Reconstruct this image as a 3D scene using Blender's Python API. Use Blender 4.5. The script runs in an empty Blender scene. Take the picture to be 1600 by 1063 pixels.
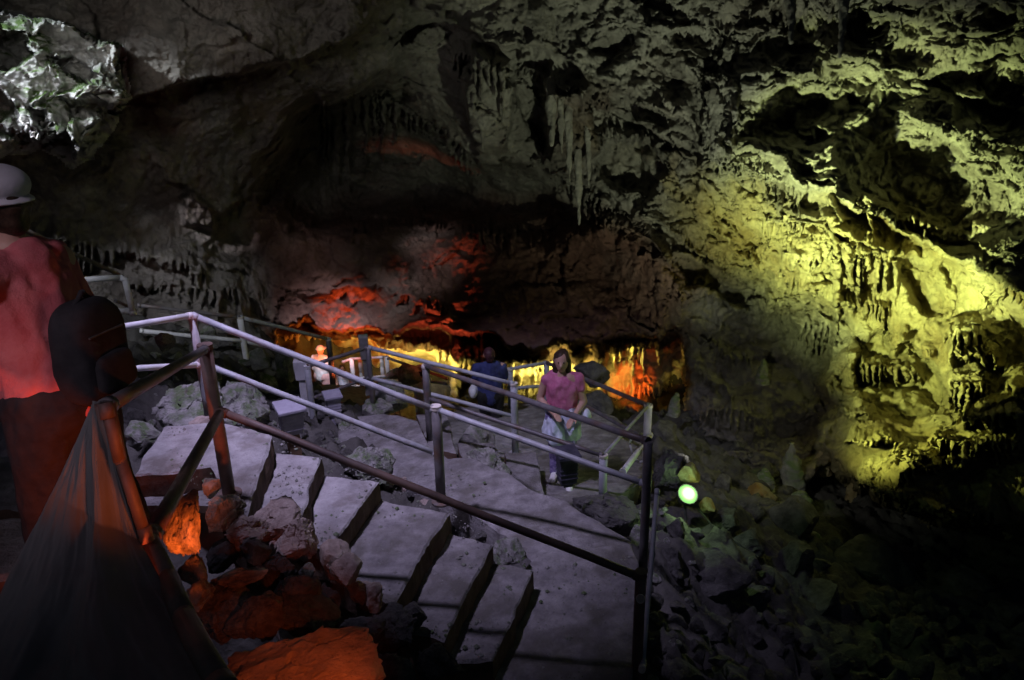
import bpy, bmesh, math, random
import numpy as np
from mathutils import Vector, Matrix
random.seed(7); RS = np.random.RandomState(11)
S = bpy.context.scene
COL = S.collection
PI = math.pi
# ------------------------------------------------------------------ camera
F = 1220.0; PITCH = math.radians(19.7); ROLL = math.radians(1.26)
CAM = np.array([0.0, 0.0, 6.0])
fw = np.array([0, math.cos(PITCH), -math.sin(PITCH)])
r0 = np.array([1.0, 0, 0]); u0 = np.array([0, math.sin(PITCH), math.cos(PITCH)])
rt = math.cos(ROLL)*r0 - math.sin(ROLL)*u0
up = math.cos(ROLL)*u0 + math.sin(ROLL)*r0
cd = bpy.data.cameras.new('camera'); co = bpy.data.objects.new('camera', cd); COL.objects.link(co)
cd.sensor_fit = 'HORIZONTAL'; cd.sensor_width = 36.0; cd.lens = 36.0*F/1600.0
cd.clip_start = 0.05; cd.clip_end = 300
co.matrix_world = Matrix(((rt[0], up[0], -fw[0], CAM[0]), (rt[1], up[1], -fw[1], CAM[1]), (rt[2], up[2], -fw[2], CAM[2]), (0, 0, 0, 1)))
S.camera = co
def ray(px, py):
    px = np.asarray(px, float); py = np.asarray(py, float)
    return fw + ((px-800)/F)[..., None]*rt - ((py-531.5)/F)[..., None]*up     # camera depth 1
def T(px, py, y):                      # point on the ray through a pixel at world distance y ahead
    r = ray(px, py); return Vector(CAM + r*(y/r[1]))
def TZ(px, py, z):                     # the same at height z below the eye
    r = ray(px, py); return Vector(CAM + r*(z/r[2]))
def proj(P):
    q = np.asarray(P, float) - CAM
    d = q@fw
    return 800+F*(q@rt)/d, 531.5-F*(q@up)/d, d
# ------------------------------------------------------------------ noise
def hsh(ix, iy, iz, seed):
    h = (ix*374761393 + iy*668265263 + iz*2147483647 + seed*974634777) & 0xffffffff
    h = ((h ^ (h >> 13))*1274126177) & 0xffffffff
    h = ((h ^ (h >> 15))*2246822519) & 0xffffffff
    return ((h ^ (h >> 16)) & 0xffffff)/float(0xffffff)
def vnoise(P, seed=0):
    f = np.floor(P).astype(np.int64); t = P - f; t = t*t*t*(t*(t*6-15)+10)
    x, y, z = f[..., 0], f[..., 1], f[..., 2]; a, b, c = t[..., 0], t[..., 1], t[..., 2]
    r = 0
    for i in (0, 1):
        for j in (0, 1):
            for k in (0, 1):
                r = r + hsh(x+i, y+j, z+k, seed)*(a if i else 1-a)*(b if j else 1-b)*(c if k else 1-c)
    return r*2-1
def fbm(P, o=5, seed=0, g=0.5):
    s = 0; a = 1; n = 0
    for i in range(o):
        s = s + a*vnoise(P*(2.03**i)+i*17.3, seed+i); n += a; a *= g
    return s/n*1.6
def ridged(P, o=5, seed=0, g=0.55):
    s = 0; a = 1; n = 0
    for i in range(o):
        s = s + a*(1-2*np.abs(vnoise(P*(2.07**i)+i*9.1, seed+i))); n += a; a *= g
    return s/n
def facet(P, seed=0, k=1.0):
    """broken rock: every cell of a jittered lattice is one tilted plane"""
    f = np.floor(P).astype(np.int64); sh = P.shape[:-1]; best = np.full(sh, 1e9); val = np.zeros(sh)
    for i in (-1, 0, 1):
        for j in (-1, 0, 1):
            for l in (-1, 0, 1):
                a, b, c = f[..., 0]+i, f[..., 1]+j, f[..., 2]+l
                h = [hsh(a, b, c, seed+q) for q in range(3)]
                dx, dy, dz = P[..., 0]-a-h[0], P[..., 1]-b-h[1], P[..., 2]-c-h[2]
                d = dx*dx+dy*dy+dz*dz; m = d < best
                g = hsh(b, c, a, seed+5)-.5+k*(dx*(h[1]-.5)*2+dy*(h[2]-.5)*2+dz*(h[0]-.5)*2)
                best = np.where(m, d, best); val = np.where(m, g, val)
    return val
def sst(x, a, b):
    t = np.clip((x-a)/(b-a), 0, 1); return t*t*(3-2*t)
# ------------------------------------------------------------------ materials
def N(nt, t, **k):
    n = nt.nodes.new(t)
    for a, v in k.items(): setattr(n, a, v)
    return n
def mat(name, c1, c2, scale=3.0, rough=0.85, bump=0.3, bscale=None, c3=None, c3amt=0.45, moss=None, mossamt=0.5, metal=0.0, bdist=0.03, strands=False, spec=0.3, stains=()):
    m = bpy.data.materials.new(name); m.use_nodes = True; nt = m.node_tree; L = nt.links
    b = nt.nodes['Principled BSDF']
    tc = N(nt, 'ShaderNodeTexCoord'); src = tc.outputs['Object']
    if strands:
        mp = N(nt, 'ShaderNodeMapping'); mp.inputs['Scale'].default_value = (1, 1, .12); L.new(src, mp.inputs[0]); src2 = mp.outputs[0]
    else: src2 = src
    n1 = N(nt, 'ShaderNodeTexNoise'); n1.inputs['Scale'].default_value = scale; n1.inputs['Detail'].default_value = 8; n1.inputs['Roughness'].default_value = .65
    L.new(src2, n1.inputs['Vector'])
    cr = N(nt, 'ShaderNodeValToRGB'); cr.color_ramp.elements[0].position = .35; cr.color_ramp.elements[1].position = .65
    cr.color_ramp.elements[0].color = (*c1, 1); cr.color_ramp.elements[1].color = (*c2, 1); L.new(n1.outputs[0], cr.inputs[0])
    out = cr.outputs[0]
    def layer(out, col, sc, lo, hi, fac2=None, off=0):
        nz = N(nt, 'ShaderNodeTexNoise'); nz.inputs['Scale'].default_value = sc; nz.inputs['Detail'].default_value = 7; nz.inputs['Roughness'].default_value = .6
        ad = N(nt, 'ShaderNodeVectorMath', operation='ADD'); ad.inputs[1].default_value = (off, off*2, off); L.new(src2, ad.inputs[0]); L.new(ad.outputs[0], nz.inputs['Vector'])
        mr = N(nt, 'ShaderNodeMapRange'); mr.inputs[1].default_value = lo; mr.inputs[2].default_value = hi; L.new(nz.outputs[0], mr.inputs[0])
        fac = mr.outputs[0]
        if fac2 is not None:
            mu = N(nt, 'ShaderNodeMath', operation='MULTIPLY'); L.new(fac, mu.inputs[0]); L.new(fac2, mu.inputs[1]); fac = mu.outputs[0]
        mx = N(nt, 'ShaderNodeMix', data_type='RGBA'); L.new(fac, mx.inputs[0]); L.new(out, mx.inputs[6]); mx.inputs[7].default_value = (*col, 1)
        return mx.outputs[2]
    if c3: out = layer(out, c3, scale*.45, 1-c3amt-.08, 1-c3amt+.08, off=5.1)
    for an_, ca, cb in stains:
        at = N(nt, 'ShaderNodeAttribute'); at.attribute_name = an_
        r2 = N(nt, 'ShaderNodeValToRGB'); r2.color_ramp.elements[0].position = .35; r2.color_ramp.elements[1].position = .65
        r2.color_ramp.elements[0].color = (*ca, 1); r2.color_ramp.elements[1].color = (*cb, 1); L.new(n1.outputs[0], r2.inputs[0])
        mx = N(nt, 'ShaderNodeMix', data_type='RGBA'); L.new(at.outputs['Fac'], mx.inputs[0]); L.new(out, mx.inputs[6]); L.new(r2.outputs[0], mx.inputs[7]); out = mx.outputs[2]
    if moss:
        ge = N(nt, 'ShaderNodeNewGeometry'); sx = N(nt, 'ShaderNodeSeparateXYZ'); L.new(ge.outputs['Normal'], sx.inputs[0])
        mr = N(nt, 'ShaderNodeMapRange'); mr.inputs[1].default_value = -.1; mr.inputs[2].default_value = .6; L.new(sx.outputs[2], mr.inputs[0])
        out = layer(out, moss, scale*.8, 1-mossamt-.06, 1-mossamt+.1, mr.outputs[0], off=12.7)
    L.new(out, b.inputs['Base Color'])
    b.inputs['Roughness'].default_value = rough; b.inputs['Metallic'].default_value = metal
    b.inputs['Specular IOR Level'].default_value = spec
    if bump:
        n2 = N(nt, 'ShaderNodeTexNoise'); n2.inputs['Scale'].default_value = bscale or scale*6; n2.inputs['Detail'].default_value = 10; n2.inputs['Roughness'].default_value = .7
        L.new(src2, n2.inputs['Vector'])
        bp = N(nt, 'ShaderNodeBump'); bp.inputs['Strength'].default_value = bump; bp.inputs['Distance'].default_value = bdist
        L.new(n2.outputs[0], bp.inputs['Height']); L.new(bp.outputs[0], b.inputs['Normal'])
    return m
def emis(name, c, s):
    m = bpy.data.materials.new(name); m.use_nodes = True; b = m.node_tree.nodes['Principled BSDF']
    b.inputs['Emission Color'].default_value = (*c, 1); b.inputs['Emission Strength'].default_value = s; b.inputs['Base Color'].default_value = (*c, 1)
    return m
M = dict(
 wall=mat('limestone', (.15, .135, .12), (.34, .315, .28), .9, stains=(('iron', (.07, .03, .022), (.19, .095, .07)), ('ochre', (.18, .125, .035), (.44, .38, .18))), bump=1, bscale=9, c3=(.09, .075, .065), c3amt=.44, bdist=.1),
 gallery=mat('flowstone_pale', (.25, .2, .14), (.46, .4, .3), 1.1, bump=.8, bscale=8, bdist=.05, strands=False),
 redrock=mat('iron_stained_limestone', (.13, .085, .06), (.32, .23, .18), .8, bump=.9, bscale=7, c3=(.08, .06, .05), c3amt=.45, bdist=.06),
 flow=mat('flowstone_ochre', (.28, .22, .10), (.46, .42, .28), 1.5, bump=1, bscale=10, c3=(.34, .2, .07), c3amt=.42, bdist=.07),
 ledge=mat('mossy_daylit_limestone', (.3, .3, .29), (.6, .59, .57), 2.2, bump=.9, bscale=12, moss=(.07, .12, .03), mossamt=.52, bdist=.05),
 ground=mat('cave_floor_rubble', (.045, .042, .04), (.13, .125, .115), 1.6, bump=.8, bscale=14, bdist=.05, moss=(.07, .10, .045), mossamt=.35),
 boulder=mat('boulder_grey', (.16, .155, .15), (.36, .35, .34), 2.6, bump=.7, bscale=16, moss=(.10, .14, .065), mossamt=.5, bdist=.03),
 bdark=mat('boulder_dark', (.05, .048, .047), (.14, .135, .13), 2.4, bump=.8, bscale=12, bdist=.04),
 bred=mat('boulder_reddish', (.26, .2, .18), (.46, .38, .34), 2.6, bump=.7, bscale=14, bdist=.03),
 bor=mat('boulder_buff', (.22, .19, .16), (.5, .43, .36), 1.6, bump=.9, bscale=9, bdist=.04, c3=(.12, .1, .09), c3amt=.4),
 conc=mat('worn_concrete', (.17, .16, .165), (.34, .325, .33), 7, bump=1, bscale=26, bdist=.035, c3=(.15, .14, .13), c3amt=.46),
 conc2=mat('worn_concrete_pale', (.27, .255, .26), (.46, .44, .45), 7, bump=1, bscale=26, bdist=.035, c3=(.2, .175, .165), c3amt=.42),
 riser_shade=mat('soiled_shaded_riser', (.07, .04, .028), (.14, .09, .065), 6, bump=.8, bscale=30, bdist=.015),  # dark brown risers: soiling, with their shade put into the colour
 blue=mat('grey_blue_painted_pipe', (.27, .28, .31), (.4, .41, .44), 9, rough=.5, bump=.25, bscale=60, bdist=.004, c3=(.17, .12, .09), c3amt=.36, spec=.5),
 dark=mat('dark_painted_pipe', (.085, .08, .085), (.15, .14, .145), 9, rough=.45, bump=.3, bscale=60, bdist=.004, c3=(.12, .07, .045), c3amt=.42, spec=.5),
 brown=mat('rusty_brown_pipe', (.12, .075, .06), (.2, .13, .11), 8, rough=.55, bump=.35, bscale=55, bdist=.005, c3=(.085, .06, .055), c3amt=.45, spec=.5),
 pale=mat('pale_pipe_end', (.5, .45, .4), (.62, .58, .53), 20, bump=.3, bscale=60, bdist=.004),
 white=mat('white_painted_pipe', (.5, .5, .52), (.66, .66, .68), 8, rough=.5, bump=.2, bscale=50, bdist=.004, c3=(.3, .25, .22), c3amt=.3),
 box=mat('purple_grey_sheet_metal', (.25, .24, .3), (.36, .35, .42), 8, rough=.5, bump=.2, bscale=40, bdist=.004),
 boxd=mat('black_sheet_metal', (.03, .03, .045), (.07, .07, .1), 8, rough=.5, bump=.2, bscale=40, bdist=.004),
 post=mat('brown_timber_post', (.10, .06, .04), (.2, .13, .08), 6, bump=.5, bscale=30, bdist=.008, strands=True),
 cloth=mat('grey_tarpaulin', (.12, .12, .12), (.17, .17, .17), 2, rough=.7, bump=.25, bscale=120, bdist=.003),
 skin=mat('skin', (.5, .3, .22), (.58, .37, .28), 14, rough=.55, bump=.1, bscale=80, bdist=.002),
 navy=mat('navy_fabric', (.03, .035, .12), (.05, .06, .18), 12, bump=.4, bscale=60, bdist=.006),
 black=mat('black_fabric', (.015, .014, .016), (.03, .028, .03), 12, bump=.4, bscale=60, bdist=.006),
 pink=mat('pink_fabric', (.5, .13, .25), (.66, .24, .38), 12, bump=.4, bscale=60, bdist=.006),
 palepink=mat('pale_pink_fabric', (.7, .42, .42), (.8, .52, .5), 12, bump=.4, bscale=60, bdist=.006),
 lilac=mat('lilac_patterned_fabric', (.13, .09, .3), (.42, .36, .62), 26, bump=.5, bscale=50, bdist=.008),
 cyan=mat('pale_blue_fabric', (.5, .56, .7), (.72, .78, .88), 10, bump=.4, bscale=50, bdist=.008),
 wcloth=mat('white_fabric', (.6, .6, .62), (.78, .78, .8), 12, bump=.4, bscale=60, bdist=.006),
 orange=mat('orange_fabric', (.6, .22, .04), (.7, .3, .08), 12, bump=.4, bscale=60, bdist=.006),
 redc=mat('rose_red_fabric', (.48, .10, .11), (.62, .2, .2), 7, bump=.6, bscale=26, bdist=.012),
 maroon=mat('maroon_fabric', (.2, .05, .05), (.3, .1, .09), 7, bump=.6, bscale=26, bdist=.012),
 hair=mat('brown_hair', (.03, .018, .012), (.09, .05, .03), 40, rough=.5, bump=.6, bscale=90, bdist=.006),
 hairp=mat('dark_plum_hair', (.03, .01, .015), (.09, .03, .04), 40, rough=.5, bump=.6, bscale=90, bdist=.006),
 hat=mat('pale_cotton_hat', (.6, .58, .6), (.7, .68, .7), 14, bump=.4, bscale=60, bdist=.006),
 shoe=mat('white_shoe', (.6, .6, .6), (.75, .75, .75), 20, bump=.2, bscale=60, bdist=.003),
 eye=mat('eye_dark', (.02, .015, .01), (.03, .02, .015), 20, rough=.2, bump=0),
 metal=mat('lamp_housing_metal', (.05, .05, .05), (.1, .1, .1), 20, rough=.4, bump=.1),
 wire=mat('white_cable', (.55, .55, .55), (.65, .65, .65), 20, bump=0),
 lens=emis('lit_green_lamp', (.62, 1.0, .42), 12),
 lensdim=emis('lit_green_reflector', (.6, 1.0, .3), 6),
)
def lensmat():
    m = bpy.data.materials.new('lit_lamp_glass'); m.use_nodes = True; nt = m.node_tree; b = nt.nodes['Principled BSDF']
    tc = N(nt, 'ShaderNodeTexCoord'); ln = N(nt, 'ShaderNodeVectorMath', operation='LENGTH'); nt.links.new(tc.outputs['Object'], ln.inputs[0])
    cr = N(nt, 'ShaderNodeValToRGB'); e = cr.color_ramp.elements; e[0].position = 0; e[0].color = (1, 1, .9, 1); e[1].position = 1; e[1].color = (.02, .09, .015, 1)
    k = e.new(.45); k.color = (.75, 1, .6, 1); k = e.new(.7); k.color = (.22, .55, .14, 1)
    mr = N(nt, 'ShaderNodeMapRange'); mr.inputs[1].default_value = 0; mr.inputs[2].default_value = .118; nt.links.new(ln.outputs['Value'], mr.inputs[0]); nt.links.new(mr.outputs[0], cr.inputs[0])
    nt.links.new(cr.outputs[0], b.inputs['Emission Color']); b.inputs['Emission Strength'].default_value = 2.5; b.inputs['Base Color'].default_value = (.05, .1, .05, 1)
    return m
M['lens'] = lensmat()
# ------------------------------------------------------------------ object helpers
def tag(o, label=None, cat=None, group=None, kind=None):
    if label: o['label'] = label
    if cat: o['category'] = cat
    if group: o['group'] = group
    if kind: o['kind'] = kind
    return o
def empty(name, loc, label, cat, group=None):
    o = bpy.data.objects.new(name, None); o.location = loc; o.empty_display_size = .2; COL.objects.link(o)
    return tag(o, label, cat, group)
def wloc(p):
    v = Vector((0, 0, 0))
    while p is not None: v = v+p.location; p = p.parent
    return v
def mesh(name, V, Fc, m, parent=None, smooth=False, loc=None):
    me = bpy.data.meshes.new(name)
    V = [tuple(v) for v in V]
    if loc is not None: V = [(v[0]-loc[0], v[1]-loc[1], v[2]-loc[2]) for v in V]
    me.from_pydata(V, [], Fc); me.update()
    if m is not None: me.materials.append(M[m] if isinstance(m, str) else m)
    if smooth: me.shade_smooth()
    o = bpy.data.objects.new(name, me); COL.objects.link(o)
    if loc is not None: o.location = loc
    if parent is not None:
        o.parent = parent
        o.location = (Vector(loc) if loc is not None else Vector((0, 0, 0))) - wloc(parent)
    return o
def np_mesh(name, P, faces, m, smooth=False, parent=None):
    me = bpy.data.meshes.new(name)
    P = np.ascontiguousarray(P.reshape(-1, 3), np.float32); n = len(faces); k = faces.shape[1]
    me.vertices.add(len(P)); me.vertices.foreach_set('co', P.ravel())
    me.loops.add(n*k); me.loops.foreach_set('vertex_index', np.ascontiguousarray(faces.ravel(), np.int32))
    me.polygons.add(n); me.polygons.foreach_set('loop_start', np.arange(0, n*k, k, dtype=np.int32))
    me.update(calc_edges=True); me.validate()
    for mm in (m if isinstance(m, (list, tuple)) else [m]): me.materials.append(M[mm])
    if smooth: me.shade_smooth()
    o = bpy.data.objects.new(name, me); COL.objects.link(o)
    if parent is not None: o.parent = parent; o.location = -parent.location
    return o
def gridfaces(h, w):
    i = np.arange(h*w).reshape(h, w)
    return np.stack([i[:-1, :-1].ravel(), i[1:, :-1].ravel(), i[1:, 1:].ravel(), i[:-1, 1:].ravel()], 1)
# ------------------------------------------------------------------ cave shell
def rbf_fit(C, v, lam=0.02):
    C = np.asarray(C, float); v = np.asarray(v, float); n = len(C)
    r = np.linalg.norm(C[:, None]-C[None], axis=2)
    A = np.zeros((n+3, n+3)); A[:n, :n] = -r - lam*np.eye(n)*C.std(); A[:n, n] = 1; A[:n, n+1:] = C; A[n, :n] = 1; A[n+1:, :n] = C.T
    return C, np.linalg.solve(A, np.r_[v, 0, 0, 0])
def rbf_eval(fit, X):
    C, w = fit; out = np.zeros(len(X)); n = len(C)
    for i in range(0, len(X), 60000):
        x = X[i:i+60000]; r = np.linalg.norm(x[:, None]-C[None], axis=2)
        out[i:i+60000] = -r@w[:n] + w[n] + x@w[n+1:]
    return out
def polydist(px, py, poly):            # signed distance, positive inside
    P = np.array(poly, float); Q = np.roll(P, -1, 0)
    d = np.full(px.shape, 1e9); ins = np.zeros(px.shape, bool)
    for (x0, y0), (x1, y1) in zip(P, Q):
        ex, ey = x1-x0, y1-y0; t = np.clip(((px-x0)*ex+(py-y0)*ey)/(ex*ex+ey*ey+1e-9), 0, 1)
        d = np.minimum(d, np.hypot(px-x0-t*ex, py-y0-t*ey))
        c = (y0 > py) != (y1 > py); ins ^= c & (px < (x1-x0)*(py-y0)/((y1-y0) if y1 != y0 else 1e-9)+x0)
    return np.where(ins, d, -d)
def linedist(px, py, line):
    d = np.full(px.shape, 1e9)
    for (x0, y0), (x1, y1) in zip(line[:-1], line[1:]):
        ex, ey = x1-x0, y1-y0; t = np.clip(((px-x0)*ex+(py-y0)*ey)/(ex*ex+ey*ey), 0, 1)
        dd = np.hypot(px-x0-t*ex, py-y0-t*ey); d = np.minimum(d, dd)
    return d
def fringe(px, py, line, L, w, amp, seed, up_=18, pw=1.4):
    """thickness of a row of hanging draperies below a lip line"""
    X = [p[0] for p in line]; Y = [p[1] for p in line]
    q = np.stack([px*.02, px*0, px*0+seed], -1)
    wx = px + 6*vnoise(q*3, seed)*w/10
    y0 = np.interp(px, X, Y) + 7*vnoise(q*2.1, seed+1) + 4*vnoise(q*7, seed+2)
    c = np.floor(wx/w).astype(np.int64); f = (wx/w-c)*2-1
    rr = hsh(c, c*0+seed, c*0, 5); r2 = hsh(c, c*0+seed, c*0+3, 9)
    L_ = L*(.25+.75*rr**1.3)*(.6+.4*np.sin(px*.021+seed))
    s = py-y0; t = np.clip(s/np.maximum(L_, 1), 0, 1)
    lim = np.maximum(1-t**pw, .02)*(.75+.25*r2)
    prof = np.sqrt(np.clip(1-(f/lim)**2, 0, 1))
    body = np.where((s > 0) & (s < L_), prof*(.65+.35*(1-t)), 0)
    lip = np.where(s <= 0, np.exp(s/up_)*(.8+.2*prof), 0)
    m = sst(px, X[0]-6, X[0]+14)*(1-sst(px, X[-1]-14, X[-1]+6))
    return amp*np.maximum(body, lip)*m
def axis(lo, a, b, hi, fine, coarse):
    return np.r_[np.arange(lo, a, coarse), np.arange(a, b, fine), np.arange(b, hi+1, coarse)]
gx = axis(-1700, -70, 1680, 3300, 2.1, 45); gy = axis(-1500, -50, 860, 1500, 2.1, 45)
PX, PY = np.meshgrid(gx, gy)
base = [(-1700, -1500, 7), (0, -1500, 6), (900, -1500, 6), (2000, -1500, 6), (3300, -1500, 7), (-1700, -300, 7), (-1700, 600, 7), (-1700, 1500, 5), (3300, 0, 6), (3300, 700, 6), (3300, 1500, 5),
 (-400, -300, 8), (300, -500, 7), (900, -500, 7.5), (1600, -500, 6.5), (2200, 0, 7), (2200, 700, 7),
 (0, 0, 9.5), (0, 150, 9.5), (0, 300, 10.8), (0, 450, 11), (-300, 400, 9.5), (-300, 900, 9), (100, 60, 9.6), (200, 0, 10), (300, 60, 10.5), (300, 200, 12), (200, 300, 12), (150, 400, 12.3), (300, 400, 13.5),
 (420, 0, 10.5), (450, 120, 12), (420, 230, 13.5), (380, 330, 14.5), (370, 450, 14), (250, 500, 12.6), (350, 520, 12.8), (300, 640, 13),
 (560, 20, 11.5), (560, 120, 13), (560, 240, 16.5), (560, 330, 17), (650, 430, 16.5), (500, 430, 16), (480, 500, 16), (640, 510, 15.6),
 (660, 60, 13), (760, 60, 13), (760, 200, 14.2), (700, 300, 17), (830, 200, 14.5), (850, 330, 16), (800, 480, 15.3), (840, 550, 14.6), (950, 450, 15.5), (1000, 520, 15),
 (860, 20, 12), (1000, 60, 12), (1000, 200, 13.5), (950, 300, 14.5), (1050, 380, 14), (1060, 470, 14),
 (1150, 20, 11), (1150, 150, 12), (1120, 260, 12.8), (1150, 380, 13.5), (1150, 470, 14.4), (1150, 620, 14), (1100, 700, 13.5),
 (1300, 60, 10.5), (1300, 200, 11.4), (1300, 320, 11.8), (1260, 400, 13), (1300, 520, 13.4), (1300, 640, 13),
 (1500, 40, 9.6), (1500, 200, 10.2), (1500, 330, 10.6), (1430, 400, 12), (1420, 480, 12.4), (1400, 560, 12.6), (1450, 650, 12), (1400, 740, 11.2),
 (1650, 100, 9), (1650, 300, 9.4), (1600, 440, 9.8), (1600, 560, 10.4), (1600, 700, 10.2), (1550, 800, 10.6), (1300, 850, 11.5), (1650, 950, 10), (1000, 900, 13), (500, 900, 14), (600, 700, 16)]
fit = rbf_fit([(a, b) for a, b, c in base], [c for a, b, c in base])
D = rbf_eval(fit, np.stack([PX.ravel(), PY.ravel()], 1)).reshape(PX.shape); D = np.clip(D, 4.5, 22)
P0 = CAM + ray(PX, PY)*D[..., None]
# jitter of outlines
JX = PX + 13*fbm(P0*1.3, 4, 31) + 3.0*fbm(P0*6, 3, 41); JY = PY + 13*fbm(P0*1.3, 4, 32) + 3.0*fbm(P0*6, 3, 42)
def area(poly, delta, soft=5):
    global D
    D = D + delta*sst(polydist(JX, JY, poly), -soft, soft)
def shelf(line, delta, fall, soft=4):       # everything above the line stands out by delta and fades upward: an overhanging ledge
    global D
    X = [p[0] for p in line]; Y = [p[1] for p in line]
    s = np.interp(JX, X, Y)-JY
    m = sst(JX, X[0]-10, X[0]+30)*(1-sst(JX, X[-1]-30, X[-1]+10))
    D = D - delta*m*sst(s, -soft, soft)*np.exp(-np.clip(s, 0, None)/fall)
# the big recess under the arch
area([(400, 300), (430, 240), (488, 168), (560, 150), (600, 128), (640, 160), (690, 200), (735, 245), (790, 262), (870, 300), (905, 340), (800, 350), (600, 340), (470, 345)], 2.6, 34)
# slab lip (upper ceiling slab hanging over the lower one)
shelf([(180, 165), (300, 135), (380, 112), (470, 80), (560, 62), (640, 40)], .8, 160)
shelf([(230, 240), (330, 330), (420, 300), (490, 172), (610, 130)], .5, 60)
# top-left day-lit ledge
area([(-400, -60), (-20, 10), (60, 32), (150, 62), (185, 80), (200, 150), (165, 165), (140, 235), (120, 250), (95, 190), (60, 215), (20, 205), (0, 240), (-400, 300)], -1.5, 5)
area([(-60, 60), (30, 50), (55, 80), (10, 110), (-60, 100)], 1.5, 4)
area([(62, 98), (110, 92), (165, 120), (150, 132), (100, 116)], .7, 4); area([(90, 150), (150, 158), (190, 176), (150, 180), (100, 168)], .6, 4)
area([(-60, 150), (-10, 135), (22, 165), (38, 212), (20, 215), (-60, 200)], .6, 5); area([(50, 170), (62, 168), (78, 215), (66, 230), (55, 205)], .5, 4)
# hanging pale boss left
area([(283, 305), (300, 300), (325, 318), (332, 358), (305, 346), (288, 343)], -.9, 4)
# central hanging curtain
area([(735, 60), (770, 95), (800, 110), (805, 150), (800, 200), (790, 240), (760, 258), (742, 240), (730, 200), (722, 120)], -1.0, 6)
area([(800, 95), (850, 95), (870, 160), (860, 250), (835, 200), (805, 160)], .9, 6)
area([(860, 150), (925, 140), (930, 240), (880, 262), (852, 255)], -.9, 6)
area([(1090, 110), (1150, 120), (1160, 200), (1140, 260), (1100, 255), (1085, 180)], -.9, 5)
area([(1300, 290), (1322, 280), (1345, 310), (1338, 325), (1310, 318)], -.5, 4)
area([(930, 230), (1010, 220), (1040, 260), (1010, 300), (940, 290)], .7, 8)
area([(990, 215), (1060, 235), (1060, 300), (1010, 310)], -.5, 8)
# fins and pits in the upper right vault
for (x, y, a, b, dd) in [(1240, 60, 50, 60, .9), (1330, 150, 60, 40, .9), (1250, 190, 50, 45, 1.0), (1420, 270, 90, 60, 1.1), (1520, 320, 90, 55, .9), (1100, 60, 40, 22, .7), (960, 60, 38, 25, .6), (1580, 160, 60, 70, .8), (1480, 130, 40, 18, .7), (1180, 210, 40, 25, .7), (1560, 30, 90, 30, .8), (1350, 40, 40, 30, .9)]:
    D = D + dd*np.exp(-(((JX-x)/a)**2+((JY-y)/b)**2)**1.5)
# diagonal bedding shelves, running down to the right
for ln, dl, fl in [([(640, 0), (760, 55), (900, 95), (1060, 190), (1090, 240)], .8, 40), ([(700, 85), (820, 110), (960, 170), (1060, 235), (1120, 300)], .45, 30),
                   ([(1120, 215), (1200, 255), (1335, 325), (1440, 375), (1600, 455), (1700, 500)], 1.15, 42), ([(1000, 260), (1090, 330), (1190, 440)], .7, 40),
                   ([(840, 260), (930, 290), (1010, 370), (1060, 440)], .5, 40), ([(1230, 330), (1330, 385), (1420, 420)], .5, 26),
                   ([(1190, 100), (1330, 150), (1500, 230), (1640, 320)], .5, 34), ([(1000, 30), (1200, 60), (1400, 110), (1640, 200)], .5, 30), ([(1150, 280), (1300, 355), (1420, 410)], .4, 20)]:
    shelf(ln, dl, fl)
# red bulge and its lip, the deep gallery below it
D = D - .7*np.exp(-(((JX-650)/190)**2+((JY-390)/55)**2))
area([(880, 330), (960, 350), (1050, 400), (1060, 520), (930, 500), (840, 430)], -.5, 15)
LIP = [(425, 510), (470, 505), (520, 516), (600, 520), (650, 508), (720, 520), (780, 524), (840, 552), (900, 544), (930, 530), (1000, 530), (1062, 522)]
area(LIP+[(1075, 560), (1075, 720), (1000, 800), (430, 800)], 2.4, 5)
area([(425, 535), (600, 560), (760, 575), (860, 580), (1000, 555), (1062, 545), (1075, 720), (1000, 800), (430, 800)], 2.6, 28)
shelf(LIP, .9, 45)
shelf([(450, 470), (540, 455), (640, 470), (700, 500)], .5, 22)
# right hand wall
area([(1050, 400), (1100, 415), (1190, 448), (1205, 480), (1260, 470), (1320, 520), (1290, 600), (1310, 650), (1260, 700), (1060, 720)], 1.2, 26)
area([(1050, 440), (1120, 455), (1160, 490), (1120, 530), (1060, 520)], -.9, 7)
area([(1395, 400), (1480, 405), (1560, 455), (1530, 500), (1440, 500), (1410, 450)], .6, 6)
area([(1335, 520), (1380, 500), (1400, 545), (1425, 515), (1450, 560), (1480, 620), (1420, 655), (1345, 640)], 1.1, 6)
area([(1300, 640), (1360, 610), (1480, 640), (1560, 620), (1900, 560), (1900, 860), (1650, 830), (1480, 800), (1390, 770), (1310, 730), (1270, 700)], -.9, 9)
area([(1480, 585), (1560, 580), (1900, 540), (1900, 640), (1500, 650)], -.5, 9)
area([(1290, 730), (1400, 790), (1500, 820), (1600, 850), (1700, 1000), (1250, 1000), (1200, 800)], 1.3, 10)
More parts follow.
